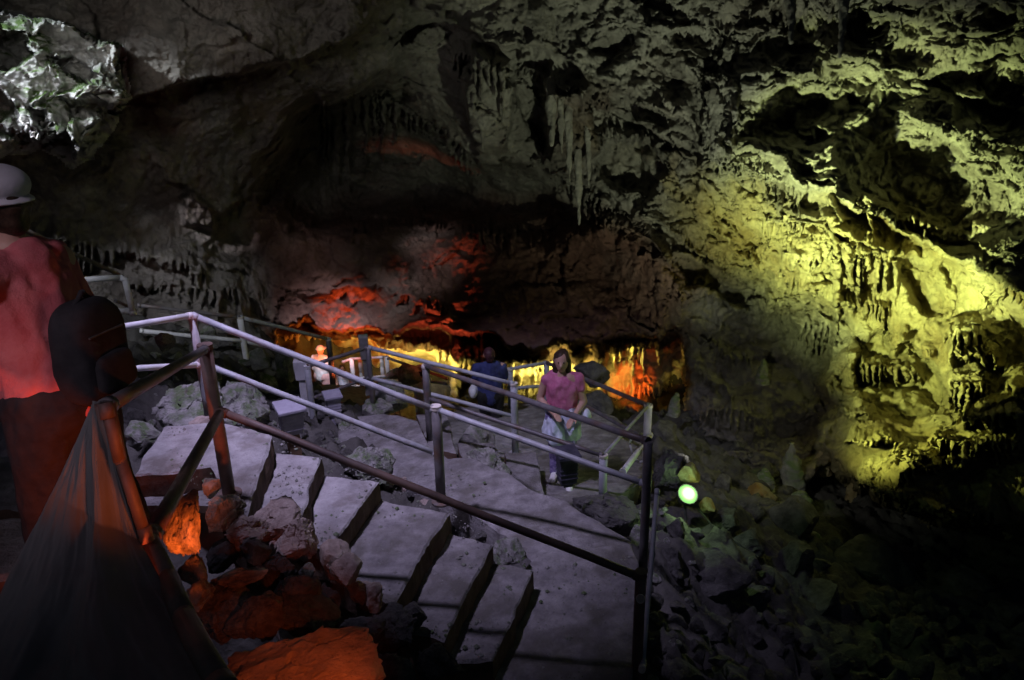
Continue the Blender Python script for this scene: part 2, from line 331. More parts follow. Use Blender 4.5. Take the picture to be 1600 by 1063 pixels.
# draperies and stalactite fringes
FR = [([(1300, 470), (1390, 480)], 60, 9, .5), ([(1480, 548), (1570, 560)], 120, 10, .9), ([(1500, 650), (1600, 640)], 90, 11, .8), ([(1340, 560), (1440, 590)], 60, 9, .6), ([(1600, 520), (1700, 530)], 150, 14, .8), ([(1450, 690), (1600, 690)], 50, 8, .5), ([(1230, 500), (1300, 520)], 90, 10, .4), ([(1320, 690), (1400, 690)], 40, 8, .45),
 ([(490, 170), (560, 150), (620, 135)], 190, 13, .5), ([(600, 160), (690, 205), (740, 250)], 150, 11, .5), ([(735, 75), (800, 110)], 170, 10, .45), ([(850, 155), (930, 145)], 110, 9, .5),
 ([(700, 85), (820, 110), (960, 170)], 70, 8, .35), ([(880, 290), (910, 300), (960, 330)], 80, 9, .5), ([(1090, 255), (1170, 265), (1260, 300)], 90, 9, .5), ([(930, 210), (1010, 215)], 50, 8, .35),
 ([(1000, 320), (1100, 400), (1190, 430)], 45, 8, .35), ([(1190, 330), (1300, 380)], 110, 10, .5), ([(1220, 400), (1290, 415)], 100, 10, .45), ([(1300, 400), (1400, 395)], 150, 13, .55), ([(1290, 380), (1340, 380)], 190, 16, .5),
 ([(1400, 520), (1460, 560)], 70, 9, .45), ([(1470, 520), (1545, 525)], 100, 11, .55), ([(1470, 600), (1545, 600)], 90, 13, .6), ([(1310, 640), (1365, 650)], 30, 6, .3), ([(1570, 600), (1660, 600)], 110, 14, .5), ([(1530, 450), (1680, 480)], 90, 13, .4),
 ([(1395, 705), (1470, 720)], 22, 6, .3), ([(1400, 735), (1520, 715), (1600, 700)], 45, 8, .4), ([(1330, 745), (1420, 785), (1500, 800)], 28, 7, .35), ([(1400, 800), (1560, 800)], 60, 12, .35),
 ([(1050, 470), (1130, 465)], 45, 8, .4), ([(1090, 530), (1180, 560)], 60, 9, .25), ([(1060, 560), (1140, 600)], 50, 9, .25), ([(1200, 440), (1290, 450)], 150, 14, .35), ([(1080, 640), (1200, 650)], 50, 9, .2),
 ([(880, 330), (1000, 360)], 40, 8, .3), ([(540, 350), (700, 345), (860, 360)], 60, 9, .3), ([(600, 470), (700, 480)], 30, 8, .3), ([(80, 375), (200, 395), (330, 430)], 70, 13, .35), ([(200, 440), (380, 455)], 60, 12, .3),
 ([(1190, 10), (1260, 15)], 60, 16, .4), ([(1290, 30), (1380, 40)], 60, 12, .35), ([(1420, 190), (1640, 250)], 30, 7, .25), ([(1240, 200), (1300, 215)], 45, 8, .35), ([(1350, 330), (1470, 350), (1600, 420)], 40, 9, .3),
 ([(1560, 130), (1640, 135)], 40, 11, .4), ([(220, 145), (380, 112), (520, 70)], 12, 6, .15), ([(0, 190), (60, 200), (130, 220)], 38, 11, .35)]
FR = [(ln, L_, w_, a_*(1.6 if ln[0][0] > 1280 and ln[0][1] > 470 else 1.1)) for ln, L_, w_, a_ in FR]
for i, (ln, L_, w_, a_) in enumerate(FR): D = D - fringe(JX*.35+PX*.65, JY*.35+PY*.65, ln, L_, w_, a_, i*7+3)
# gallery: draperies, columns
ga = sst(polydist(PX, PY, LIP+[(1075, 560), (1075, 720), (1000, 800), (430, 800)]), 0, 8)
gal = 0
for i, (ln, L_, w_, a_) in enumerate([([(440, 520), (620, 528)], 35, 11, .8), ([(600, 530), (760, 560)], 60, 12, 1.0), ([(700, 545), (860, 570)], 75, 11, 1.0), ([(700, 600), (860, 600)], 40, 8, .9), ([(930, 535), (1050, 530)], 90, 9, 1.2), ([(980, 600), (1050, 610)], 45, 8, 1.0), ([(950, 560), (1010, 560)], 60, 12, .8), ([(640, 640), (900, 650)], 40, 10, .6)]):
    gal = gal + fringe(PX, PY, ln, L_, w_, a_, 200+i*5)
for (x, w_) in [(712, 9), (754, 7), (905, 12), (938, 8), (775, 6)]:
    gal = gal + 1.2*np.exp(-(((PX+.3*(JX-PX)-x)/w_)**2)**1.5)*(1-sst(PY, 650, 680))
D = D - gal*ga
# rock relief in 3-D
P0 = CAM + ray(PX, PY)*D[..., None]
th = math.radians(28)
bed = P0[..., 2]*math.cos(th) + P0[..., 0]*math.sin(th) + P0[..., 1]*.15 + .35*fbm(P0*.5, 4, 71)
def strat(q, k): f = np.floor(q*k); t = q*k-f; return hsh(f.astype(np.int64), f.astype(np.int64)*0, f.astype(np.int64)*0, 3)*(1-t**3) + hsh((f+1).astype(np.int64), f.astype(np.int64)*0, f.astype(np.int64)*0, 3)*t**3
wr = P0 + .5*np.stack([fbm(P0*.8, 3, 81), fbm(P0*.8, 3, 82), fbm(P0*.8, 3, 83)], -1)
rough = sst(PX+PY*.2, 640, 1160)                     # the right hand vault is far more broken than the smooth slabs on the left
rough = np.maximum(rough, sst(polydist(JX, JY, [(-400, -60), (-20, 0), (60, 28), (150, 58), (195, 78), (215, 150), (150, 255), (60, 235), (0, 250), (-400, 300)]), -5, 15)); rough = np.maximum(rough, .35)
d1 = .5*fbm(wr*.45, 5, 101) + .16*ridged(wr*1.1, 3, 111)*(.3+.7*rough)
wq = P0 + .09*np.stack([fbm(P0*2.6, 3, 84), fbm(P0*2.6, 3, 85), fbm(P0*2.6, 3, 86)], -1)
an = np.array([.8, .8, 1.25])
patch = sst(fbm(P0*.35, 3, 91), -.25, .3)
calm = sst(polydist(JX, JY, [(1330, 400), (1420, 395), (1580, 470), (1900, 480), (1900, 840), (1400, 800), (1270, 720), (1300, 640), (1380, 600), (1320, 520)]), -10, 25)*.9
for ln in ([(1135, 222), (1200, 255), (1335, 328)], [(1400, 372), (1480, 410), (1600, 450), (1700, 500)], [(940, 100), (1060, 180), (1090, 210)], [(640, 0), (760, 60), (860, 100)]):
    calm = np.maximum(calm, .8*np.exp(-(linedist(JX, JY, ln)/17)**2))
calm = 1-np.maximum(calm, .45*ga)
d1 = d1 + (.34*facet(wq*.9*an, 181, .9)*(.35+.65*rough) + .17*facet(wq*2.3*an, 183, 1.0)*(.25+.75*rough)*(.4+.6*patch) + .09*facet(wq*5.5*an, 185, 1.0)*(.2+.8*rough))*calm
d1 = d1 + .045*facet(P0*13*an, 187, 1.0)*(.3+.7*rough)*(.4+.6*calm) + .06*fbm(P0*8, 4, 121, .7)*(.5+.5*rough)
d1 = d1 + ((strat(bed, 1.05)-.5)*.75*(.3+.7*rough) + (strat(bed, 2.6)-.5)*.3*(.3+.7*rough) + (strat(bed, 5.3)-.5)*.10)*calm
flute = P0*np.array([4.6, 4.6, .3])
d1 = d1 + .16*ridged(flute, 3, 131)*np.maximum(sst(fbm(P0*.4, 3, 141), 0, .35)*(.25+.75*rough), .55*(1-calm))
cut = sst(vnoise(wr*1.7, 161), .3, .45); d1 = d1 - .2*cut*rough*calm
d1 = d1*(1-.2*ga)
D2 = D + d1
P = CAM + ray(PX, PY)*D2[..., None]
P = P + .05*np.stack([fbm(P0*3.2, 3, 171), fbm(P0*3.2, 3, 172), fbm(P0*3.2, 3, 173)], -1)*(.3+.7*rough[..., None])
faces = gridfaces(*PX.shape)
# split the shell into surfaces by their place
cx = PX[:-1, :-1].ravel(); cy = PY[:-1, :-1].ravel(); jx = JX[:-1, :-1].ravel(); jy = JY[:-1, :-1].ravel()
inG = ga[:-1, :-1].ravel() > .5
inL = polydist(jx, jy, [(-400, -60), (-20, 0), (60, 28), (150, 58), (195, 78), (215, 150), (190, 175), (150, 255), (110, 262), (60, 235), (0, 250), (-400, 300)]) > 0
inR = polydist(jx, jy, [(395, 320), (560, 325), (760, 320), (880, 325), (980, 350), (1062, 420), (1066, 540), (900, 570), (425, 520)]) > 0
lum = np.interp(jx, [900, 1060, 1200, 1400, 1700], [230, 290, 330, 350, 450])
inF = (jx > 1000) & (jy > lum) & ~inG & ~inR & (polydist(jx, jy, [(1050, 440), (1190, 452), (1215, 480), (1262, 480), (1330, 520), (1290, 600), (1330, 650), (1262, 700), (1275, 760), (1050, 800)]) < 0)
inW = (jy > np.interp(jx, [-400, 0, 200, 640, 1100, 1400, 1700], [250, 300, 300, 130, 180, 300, 400])) & ~inF & ~inG & ~inR & ~inL
nz_ = .25*fbm(P0*.8, 4, 500)
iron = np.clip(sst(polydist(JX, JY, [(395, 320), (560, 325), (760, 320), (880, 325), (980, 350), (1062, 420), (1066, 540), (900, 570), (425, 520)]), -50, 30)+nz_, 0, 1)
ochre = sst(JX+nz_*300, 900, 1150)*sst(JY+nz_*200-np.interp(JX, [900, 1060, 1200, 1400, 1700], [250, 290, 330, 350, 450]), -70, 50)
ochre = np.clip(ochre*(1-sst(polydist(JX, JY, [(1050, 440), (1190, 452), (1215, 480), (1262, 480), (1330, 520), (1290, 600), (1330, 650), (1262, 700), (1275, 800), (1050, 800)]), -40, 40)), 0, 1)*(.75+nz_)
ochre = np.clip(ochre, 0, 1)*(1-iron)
def submesh(name, mask, m, **k):
    f = faces[mask]; u, inv = np.unique(f, return_inverse=True)
    o = np_mesh(name, P.reshape(-1, 3)[u], inv.reshape(f.shape), m, **k)
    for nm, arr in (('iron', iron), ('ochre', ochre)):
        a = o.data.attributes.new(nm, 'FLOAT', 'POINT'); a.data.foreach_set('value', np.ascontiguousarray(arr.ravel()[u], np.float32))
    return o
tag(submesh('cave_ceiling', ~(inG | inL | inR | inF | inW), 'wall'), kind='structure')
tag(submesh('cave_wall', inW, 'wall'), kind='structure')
tag(submesh('gallery_wall', inG, 'gallery'), kind='structure')
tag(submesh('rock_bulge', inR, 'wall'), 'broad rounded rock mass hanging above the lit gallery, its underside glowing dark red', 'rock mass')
tag(submesh('rock_ledge', inL, 'ledge'), 'craggy pale ledge with green moss catching daylight in the upper left corner', 'rock ledge')
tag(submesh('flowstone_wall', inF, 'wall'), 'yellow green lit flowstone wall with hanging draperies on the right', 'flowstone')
# ------------------------------------------------------------------ ground
gc = [T(a, b, c)[:] for a, b, c in [(330, 700, 4.8), (250, 760, 4.2), (420, 720, 5.3), (560, 740, 5.9), (600, 700, 7.4), (650, 760, 6.2)]]
def G(px, py, y, dz=0): p = T(px, py, y); return (p.x, p.y, p.z+dz)
gc = [G(300, 700, 5.0, -.35), (-2.2, 3.2, 6-3.1), (-1.5, 2.2, 6-3.5), (-.2, 2.4, 6-4.1), (.8, 3.2, 6-4.4), (0, 3.4, 6-4.3), (-.9, 3.2, 6-3.9), (1.8, 3.0, 6-4.4), (2.2, 4.4, 6-4.4), (-5, 3, 6-2.2), (-5, -2, 6-2), (0, -3, 6-3), (5, -3, 6-4.5), (9, -1, 6-5),
      G(470, 740, 5.6, -.3), G(560, 760, 5.9, -.3), G(640, 800, 5.6, -.35), G(740, 850, 5.0, -.3), G(560, 700, 7.0, -.25), G(600, 660, 8.2, -.2), G(480, 660, 7.6, -.1), G(400, 620, 8.4, 0), G(300, 600, 8.2, -.1), G(250, 650, 6.6, -.1),
      G(230, 560, 9.2, 0), G(350, 560, 10.6, 0), G(450, 590, 12, -.1), G(240, 500, 12, 0), G(100, 480, 11, 0), G(380, 500, 13.5, 0), (-7, 8, 6-1.5), (-9, 12, 6-1.0), (-7, 18, 6-3.5),
      G(511, 640, 15.5, -.3), G(545, 645, 15.8, -.3), G(600, 640, 15.5, -.4), G(660, 650, 15, -.4), G(700, 680, 9.0, -.35), G(760, 690, 9.2, -.35), G(720, 650, 11, -.45), G(880, 700, 9.2, -.3), G(880, 760, 8.0, -.25), G(960, 700, 9.3, -.3), G(900, 640, 12, -.4), G(980, 680, 11, -.35),
      G(760, 640, 15.5, -.2), G(900, 620, 17, -.3), G(1000, 620, 17, -.2), G(600, 600, 18, 0), (0, 24, 6-7.2), (-6, 24, 6-6), (6, 24, 6-7),
      G(940, 800, 6.8, -.1), G(1000, 830, 6.2, -.15), G(1050, 820, 6.6), G(1080, 790, 8), G(1060, 950, 5.4), G(1050, 1040, 4.6), G(1200, 900, 6.8), G(1200, 1040, 5.6), G(1350, 950, 7), G(1500, 1040, 6), G(1500, 900, 8.4), G(1150, 740, 10.8), G(1100, 690, 12.2), G(1220, 760, 10.4), G(1300, 820, 9.4), G(1450, 850, 9.6),
      G(1060, 640, 14.2), G(1200, 690, 13), G(1030, 690, 11), (9, 6, 6-6), (10, 12, 6-5), (14, 4, 6-4), (9, 18, 6-5)]
gfit = rbf_fit([(a, b) for a, b, c in gc], [c for a, b, c in gc], .01)
def gz0(X, Y): return rbf_eval(gfit, np.stack([np.ravel(X), np.ravel(Y)], 1)).reshape(np.shape(X))
def gz(X, Y, fine=False):
    X = np.asarray(X, float); Y = np.asarray(Y, float); z = gz0(X, Y); q = np.stack([X, Y, z], -1)
    z = z + .22*fbm(q*.9, 5, 201) + .13*ridged(q*2.3, 4, 211) - .07
    if fine: z = z + .08*facet(q*1.3, 231, 1.0) + .07*facet(q*3.1, 233, .8) + .05*facet(q*8, 235, 1.0) + .05*fbm(q*7, 4, 237) - .05
    return z
ax = np.r_[np.arange(-14, -6, .25), np.arange(-6, 9, .05), np.arange(9, 16.1, .25)]; ay = np.r_[np.arange(-5, 1.5, .25), np.arange(1.5, 16, .05), np.arange(16, 26, .2)]
GX, GY = np.meshgrid(ax, ay); GZ = gz(GX, GY, True)
np_obj = np_mesh('ground', np.stack([GX, GY, GZ], -1), gridfaces(*GX.shape)[:, ::-1], 'ground'); tag(np_obj, kind='structure')
def hit(px, py):                        # where the ray through a pixel meets the ground
    r = ray(px, py); t = np.arange(2.5, 26, .05); Q = CAM + t[:, None]*r
    s = Q[:, 2]-gz(Q[:, 0], Q[:, 1]); k = np.argmax(s < 0)
    return Vector(Q[k]) if s[k] < 0 else None
# ------------------------------------------------------------------ concrete
def resample(line, n):
    L = [Vector(p) for p in line]; s = [0]
    for a, b in zip(L[:-1], L[1:]): s.append(s[-1]+(b-a).length)
    out = []
    for i in range(n):
        t = s[-1]*i/(n-1)
        for k in range(len(L)-1):
            if t <= s[k+1]+1e-6: out.append(L[k].lerp(L[k+1], (t-s[k])/max(s[k+1]-s[k], 1e-6))); break
    return out
def slab(name, A, B, thick, m, parent=None, n=60, k=30, edge=.012, amp=.007, ragged=.022, skirt=None):
    """concrete slab between far edge A and near edge B: uneven top, worn rims, rough sides"""
    a = np.array([p[:] for p in resample(A, n)]); b = np.array([p[:] for p in resample(B, n)])
    t = np.linspace(0, 1, k)[:, None, None]; Q = a[None]*(1-t)+b[None]*t
    U = np.linspace(0, 1, n)[None, :]*np.ones((k, 1)); W = np.linspace(0, 1, k)[:, None]*np.ones((1, n))
    Q[..., 2] += amp*fbm(Q*3.0, 4, 301)*1.5
    lu = np.linalg.norm(a-b, axis=1).mean(); lv = np.linalg.norm(np.diff(a, axis=0), axis=1).sum()
    e = np.minimum(np.minimum(U, 1-U)*lv, np.minimum(W, 1-W)*lu)
    wob = ragged*fbm(Q*5, 4, 311); on = (e < 1e-9)
    # ragged rim: pull border points in the plane
    c = Q.mean((0, 1)); dirs = Q-c; dirs[..., 2] = 0; dirs /= np.linalg.norm(dirs, axis=-1, keepdims=True)+1e-9
    fall = np.exp(-e/.05)
    Q[..., :2] += (dirs*(wob*fall)[..., None])[..., :2]
    rim = edge*(1+.8*fbm(Q*6, 3, 321)); Q[..., 2] -= np.where(e < rim, rim-np.sqrt(np.clip(rim**2-(rim-e)**2, 0, None)), 0)
    V = Q.reshape(-1, 3).tolist(); Fc = gridfaces(k, n).tolist()
    loop = [j for j in range(n)]+[i*n+n-1 for i in range(1, k)]+[(k-1)*n+j for j in range(n-2, -1, -1)]+[i*n for i in range(k-2, 0, -1)]
    prev = loop; rows = 7
    for r in range(1, rows+1):
        cur = []
        for j in loop:
            v = np.array(V[j]); q = v.copy(); q[2] -= thick*r/rows
            off = .012*float(fbm(q[None]*9, 3, 331)[0]) if r < rows else 0
            dd = (v-c); dd[2] = 0; dd /= np.linalg.norm(dd)+1e-9
            q += dd*(off+.006); V.append(q.tolist()); cur.append(len(V)-1)
        for i in range(len(loop)):
            j = (i+1) % len(loop); Fc.append([prev[i], cur[i], cur[j], prev[j]])
        prev = cur
    Fc.append(prev)
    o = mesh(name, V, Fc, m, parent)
    o.data.materials.append(M['riser_shade'])
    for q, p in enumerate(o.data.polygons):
        if q >= (n-1)*(k-1) and name == 'step': p.material_index = 1  # step sides take the darker colour so they read as shaded
    return o
nos = [((425, 678), (386, 806), -2.60), ((502, 714), (466, 816), -2.77), ((592, 752), (516, 856), -2.94), ((702, 800), (614, 948), -3.11), ((769, 850), (694, 1000), -3.28), ((834, 890), (770, 1034), -3.45)]
st = empty('staircase', TZ(600, 850, -3.3), 'worn concrete staircase of six steps descending to the landing with the corner post', 'staircase')
for k in range(6):
    (fx, fy), (nx, ny), z = nos[k]
    A1 = TZ(fx, fy, z); B1 = TZ(nx, ny, z)
    if k == 0:
        far = [TZ(222, 720, z), TZ(255, 664, z), TZ(300, 662, z), TZ(352, 660, z), A1]
        near = [TZ(208, 742, z), TZ(270, 738, z), TZ(330, 730, z), TZ(352, 775, z), B1]
        slab('step', far, near, .5, 'conc2', st, 60, 34)
    else:
        (px_, py_), (qx, qy), zp = nos[k-1]
        A0 = TZ(px_, py_, zp); B0 = TZ(qx, qy, zp); back = (A0-A1); back.z = 0
        A0 = Vector((A0.x, A0.y, 6+z))+Vector((-.05, .03, 0)); B0 = Vector((B0.x, B0.y, 6+z))+Vector((-.05, .03, 0))
        slab('step', [A0, A1], [B0, B1], .55, 'conc2' if k < 3 else 'conc', st, 34, 50)
# steps leading up towards the viewer, left
for j, (f, n_, z) in enumerate([(((205, 742), (338, 736)), ((200, 788), (340, 790)), -2.77), (((-60, 722), (110, 690)), ((-60, 800), (105, 798)), -1.95), (((-60, 812), (110, 806)), ((-60, 900), (100, 900)), -1.75)]):
    o = slab('step', [TZ(*f[0], z), TZ(*f[1], z)], [TZ(*n_[0], z), TZ(*n_[1], z)], .35, 'conc', None, 30, 20)
    lab = ['single dim concrete step below the upper landing beside the orange lit post', 'upper grey concrete step behind the legs of the blurred visitor', 'lower grey concrete step at the left edge under the visitor'][j]
    tag(o, lab, 'step', None)
ld = slab('landing', [TZ(800, 905, -3.62), TZ(850, 860, -3.62), TZ(985, 846, -3.62), TZ(998, 880, -3.62)], [TZ(690, 1075, -3.62), TZ(780, 1085, -3.62), TZ(900, 1090, -3.62), TZ(985, 1085, -3.62)], .6, 'conc', None, 70, 50); tag(ld, kind='structure')
rampA = [TZ(531, 660, -4.0), TZ(560, 650, -4.0), TZ(600, 645, -3.98), TZ(652, 657, -3.95), TZ(668, 690, -3.88), TZ(700, 716, -3.84), TZ(733, 714, -3.82), TZ(790, 738, -3.76), TZ(836, 766, -3.70), TZ(870, 775, -3.67), TZ(984, 843, -3.63)]
rampB = [TZ(528, 690, -3.98), TZ(560, 716, -3.95), TZ(600, 742, -3.91), TZ(640, 764, -3.88), TZ(690, 782, -3.82), TZ(740, 805, -3.76), TZ(790, 835, -3.70), TZ(835, 880, -3.65), TZ(870, 930, -3.635), TZ(960, 930, -3.633), TZ(1000, 905, -3.631)]
rp = slab('path', rampA, rampB, .5, 'conc', None, 120, 40); tag(rp, kind='structure')
ls = empty('lower_steps', TZ(770, 730, -4.4), 'three short concrete steps beyond the ramp leading down to the woman in pink', 'steps')
for A, B, z in [(((650, 648), (698, 645)), ((672, 702), (713, 708)), -4.15), (((715, 690), (772, 690)), ((722, 722), (790, 730)), -4.3), (((788, 706), (838, 706)), ((800, 775), (850, 770)), -4.47)]:
    slab('step', [TZ(*A[0], z), TZ(*A[1], z)], [TZ(*B[0], z), TZ(*B[1], z)], .6, 'conc', ls, 26, 26)
def fl(px, py):                        # terrace plane z = -4.76-.2(y-8.25)
    r = ray(px, py); t = (-4.76+.2*8.25)/(r[2]+.2*r[1]); return Vector(CAM+r*t)
tr = slab('terrace', [fl(690, 655), fl(720, 636), fl(800, 628), fl(880, 624), fl(960, 650), fl(1015, 690)], [fl(690, 790), fl(780, 800), fl(850, 800), fl(900, 800), fl(960, 780), fl(1020, 740)], .4, 'conc', None, 90, 60); tag(tr, kind='structure')
pt = slab('path', [TZ(380, 586, -4.35), TZ(446, 601, -4.55), TZ(500, 600, -5.2), TZ(580, 603, -5.5)], [TZ(395, 606, -4.35), TZ(460, 625, -4.55), TZ(520, 632, -5.2), TZ(600, 640, -5.5)], .3, 'conc2', None, 50, 14); tag(pt, kind='structure')
# loose grit and chips lying on the concrete
gq = [((255, 668), (425, 680), (386, 800), (270, 738), -2.60)]+[(nos[k-1][0], nos[k][0], nos[k][1], nos[k-1][1], nos[k][2]) for k in range(1, 6)]+[((834, 890), (985, 870), (985, 1060), (790, 1060), -3.62), ((700, 730), (860, 790), (850, 880), (700, 780), -3.76), ((540, 665), (650, 665), (690, 770), (560, 705), -3.93)]
V, Fc = [], []; rg_ = random.Random(5)
for a_, b_, c_, d_, z_ in gq:
    for _ in range(170):
        u, w = rg_.random(), rg_.random()
        if rg_.random() < .6: w = w**3 if rg_.random() < .5 else 1-w**3*.9
        px_ = (a_[0]*(1-u)+b_[0]*u)*(1-w)+(d_[0]*(1-u)+c_[0]*u)*w; py_ = (a_[1]*(1-u)+b_[1]*u)*(1-w)+(d_[1]*(1-u)+c_[1]*u)*w
        p = TZ(px_, py_, z_); s_ = rg_.uniform(.003, .008) if rg_.random() < .9 else rg_.uniform(.01, .022); o_ = len(V)
        V += [p+Vector((s_*rg_.uniform(.6, 1.3), 0, s_*.3)), p+Vector((0, s_*rg_.uniform(.6, 1.3), s_*.2)), p+Vector((-s_, 0, s_*.3)), p+Vector((0, -s_, s_*.3)), p+Vector((0, 0, s_*rg_.uniform(.8, 1.4))), p-Vector((0, 0, s_))]
        Fc += [[o_, o_+1, o_+4], [o_+1, o_+2, o_+4], [o_+2, o_+3, o_+4], [o_+3, o_, o_+4], [o_+1, o_, o_+5], [o_+2, o_+1, o_+5], [o_+3, o_+2, o_+5], [o_, o_+3, o_+5]]
tag(mesh('grit', V, Fc, 'boulder'), 'loose grit and small chips scattered on the concrete treads and ramp', 'grit', kind='stuff')
# ------------------------------------------------------------------ pipes
def tube(V, Fc, a, b, r, seg=14, cap=True, r2=None):
    a = Vector(a); b = Vector(b); d = (b-a).normalized(); x = d.orthogonal().normalized(); y = d.cross(x); r2 = r2 or r
    n0 = len(V); K = max(2, int((b-a).length/.35)+1)
    for i in range(K+1):
        c = a.lerp(b, i/K); rr = r+(r2-r)*i/K
        wv = .002*math.sin(i*2.1+a.x*7)
        for j in range(seg):
            t = 2*PI*j/seg; V.append(c+(x*math.cos(t)+y*math.sin(t))*rr+x*wv)
    for i in range(K):
        for j in range(seg):
            j2 = (j+1) % seg; Fc.append([n0+i*seg+j, n0+i*seg+j2, n0+(i+1)*seg+j2, n0+(i+1)*seg+j])
    if cap: Fc.append([n0+j for j in range(seg)][::-1]); Fc.append([n0+K*seg+j for j in range(seg)])
def pipe(name, pts, r, m, parent, collars=True):
    V, Fc = [], []
    pts = [Vector(p) for p in pts]
    for a, b in zip(pts[:-1], pts[1:]): tube(V, Fc, a, b, r)
    for p in pts[1:-1]:
        bm = bmesh.new(); bmesh.ops.create_uvsphere(bm, u_segments=14, v_segments=8, radius=r*1.02)
        o = len(V); V += [v.co+p for v in bm.verts]; Fc += [[v.index+o for v in f.verts] for f in bm.faces]; bm.free()
    if collars:
        for a, b in ((pts[0], pts[1]), (pts[-1], pts[-2])):
            d = (b-a).normalized(); tube(V, Fc, a, a+d*.05, r*1.18)
    o = mesh(name, V, Fc, m, parent)
    for p in o.data.polygons: p.use_smooth = len(p.vertices) == 4
    return o
def post(top, h, r, m, parent, capm=None, lean=0, flange=True):
    top = Vector(top); V, Fc = [], []
    tube(V, Fc, top, top-Vector((0, 0, h)), r, 18)
    if flange: tube(V, Fc, top-Vector((0, 0, h-.012)), top-Vector((0, 0, h+.01)), r*2.0, 18)
    o = mesh('post', V, Fc, m, parent)
    for p in o.data.polygons: p.use_smooth = len(p.vertices) == 4
    if capm:
        V, Fc = [], []; tube(V, Fc, top+Vector((0, 0, .012)), top-Vector((0, 0, .02)), r*1.12, 18); mesh('cap', V, Fc, capm, o)
    return o
# 1 brown railing of the staircase, nearest
Dt = T(320, 541, 4.42); Dm = T(344, 645, 4.40); Em = T(234, 842, 2.25); Et = T(163, 630, 2.25); R2t = T(1001, 902, 3.95)
ra = empty('stair_railing', Dt-Vector((0, 0, 1.0)), 'rusty brown pipe railing along the near side of the staircase', 'railing')
post(Dt, 1.02, .041, 'brown', ra, 'brown'); post(R2t+Vector((0, 0, .03)), .95, .034, 'brown', ra, 'brown')
post(Et, .98, .03, 'brown', ra, None)
pipe('rail', [Dt-Vector((0, 0, .02)), Et-Vector((0, 0, .015))], .0255, 'dark', ra)
pipe('rail', [Dm, Em], .030, 'brown', ra, True)
pipe('rail', [Dm+Vector((0, 0, .01)), R2t], .0255, 'brown', ra, True)
pipe('rail', [T(228, 835, 2.24), T(262, 905, 1.98), T(288, 965, 1.72), T(352, 1085, 1.38)], .031, 'brown', ra)
pipe('rail', [T(163, 629, 2.2), T(188, 720, 2.16), T(231, 846, 2.12)], .019, 'brown', ra)
pipe('rail_stub', [T(999, 934, 3.99), T(1001, 936, 3.86)], .022, 'pale', ra)
# 2 blue-grey railing between stairs and ramp
Lt = T(300, 493, 5.9); Q = T(681, 636, 5.9); R1 = T(1013, 690, 5.05)
rb = empty('ramp_railing', Q-Vector((0, 0, .95)), 'blue grey two bar pipe railing between the staircase and the ramp', 'railing')
post(Lt, 1.02, .033, 'blue', rb, 'white'); post(Q, .9, .042, 'dark', rb, 'pale'); post(R1, 1.12, .034, 'dark', rb)
pipe('rail', [Lt, T(181, 513, 5.3)], .0245, 'white', rb, True); pipe('rail', [Lt-Vector((0, 0, .42)), T(195, 577, 5.3)], .0235, 'white', rb)
pipe('rail', [Lt, Q+Vector((0, 0, -.03))], .0265, 'blue', rb, True); pipe('rail', [Lt-Vector((0, 0, .40)), T(685, 710, 5.95)], .0255, 'blue', rb)
pipe('rail', [Q-Vector((0, 0, .02)), T(1010, 757, 5.05)], .0245, 'blue', rb)
pipe('rail', [T(1027, 765, 5.0), T(1004, 1043, 3.9)], .017, 'blue', rb); pipe('rail_stub', [T(1004, 1040, 3.92), T(1003, 1047, 3.86)], .019, 'pale', rb)
# 3 railing on the far side of the ramp
St = T(665, 572, 8.2); Tt = T(943, 712, 7.5); Ut = T(1013, 634, 9.0)
rc = empty('far_ramp_railing', St-Vector((0, 0, .95)), 'dark blue railing on the far side of the ramp ending at the corner post', 'railing')
post(St, .98, .043, 'dark', rc, 'pale'); post(Tt, .66, .045, 'blue', rc, 'pale')
pipe('rail', [St, R1], .027, 'dark', rc, True); pipe('rail', [T(668, 622, 8.2), Tt], .027, 'dark', rc)
# 4 railing from box lamp to terrace
P4 = T(575, 543, 9.0); P5 = T(803, 600, 8.9); P3 = T(480, 573, 8.6)
rd = empty('lower_railing', P4-Vector((0, 0, .9)), 'two bar railing of three posts beside the lower steps behind the ramp', 'railing')
post(P3, .92, .038, 'blue', rd, 'white'); post(P4, .9, .033, 'dark', rd, 'pale'); post(P5, .97, .045, 'blue', rd, 'pale')
pipe('rail', [P3, P4], .024, 'dark', rd); pipe('rail', [T(490, 622, 8.6), T(577, 590, 9.0)], .02, 'dark', rd)
pipe('rail', [P4, P5], .027, 'blue', rd, True); pipe('rail', [T(577, 590, 9.0), T(804, 651, 8.9)], .026, 'blue', rd)
# 5 terrace railing
H1 = T(797, 577, 12); H2 = T(854, 567, 12.2)
re_ = empty('terrace_railing', H2-Vector((0, 0, 1)), 'railing round the far edge of the terrace behind the woman in pink', 'railing')
post(H1, 1.0, .05, 'blue', re_, 'pale'); post(H2, 1.0, .045, 'blue', re_, 'pale'); post(Ut, .95, .05, 'white', re_, 'pale')
pipe('rail', [H1, H2], .03, 'blue', re_); pipe('rail', [T(799, 607, 12), T(856, 603, 12.2)], .03, 'blue', re_)
pipe('rail', [H2, Ut], .03, 'dark', re_); pipe('rail', [T(857, 603, 12.2), T(1013, 688, 9.0)], .03, 'dark', re_)
pipe('rail', [Tt, Ut], .02, 'blue', re_); pipe('rail', [T(973, 738, 7.6), T(1016, 680, 9.0)], .035, 'white', re_)
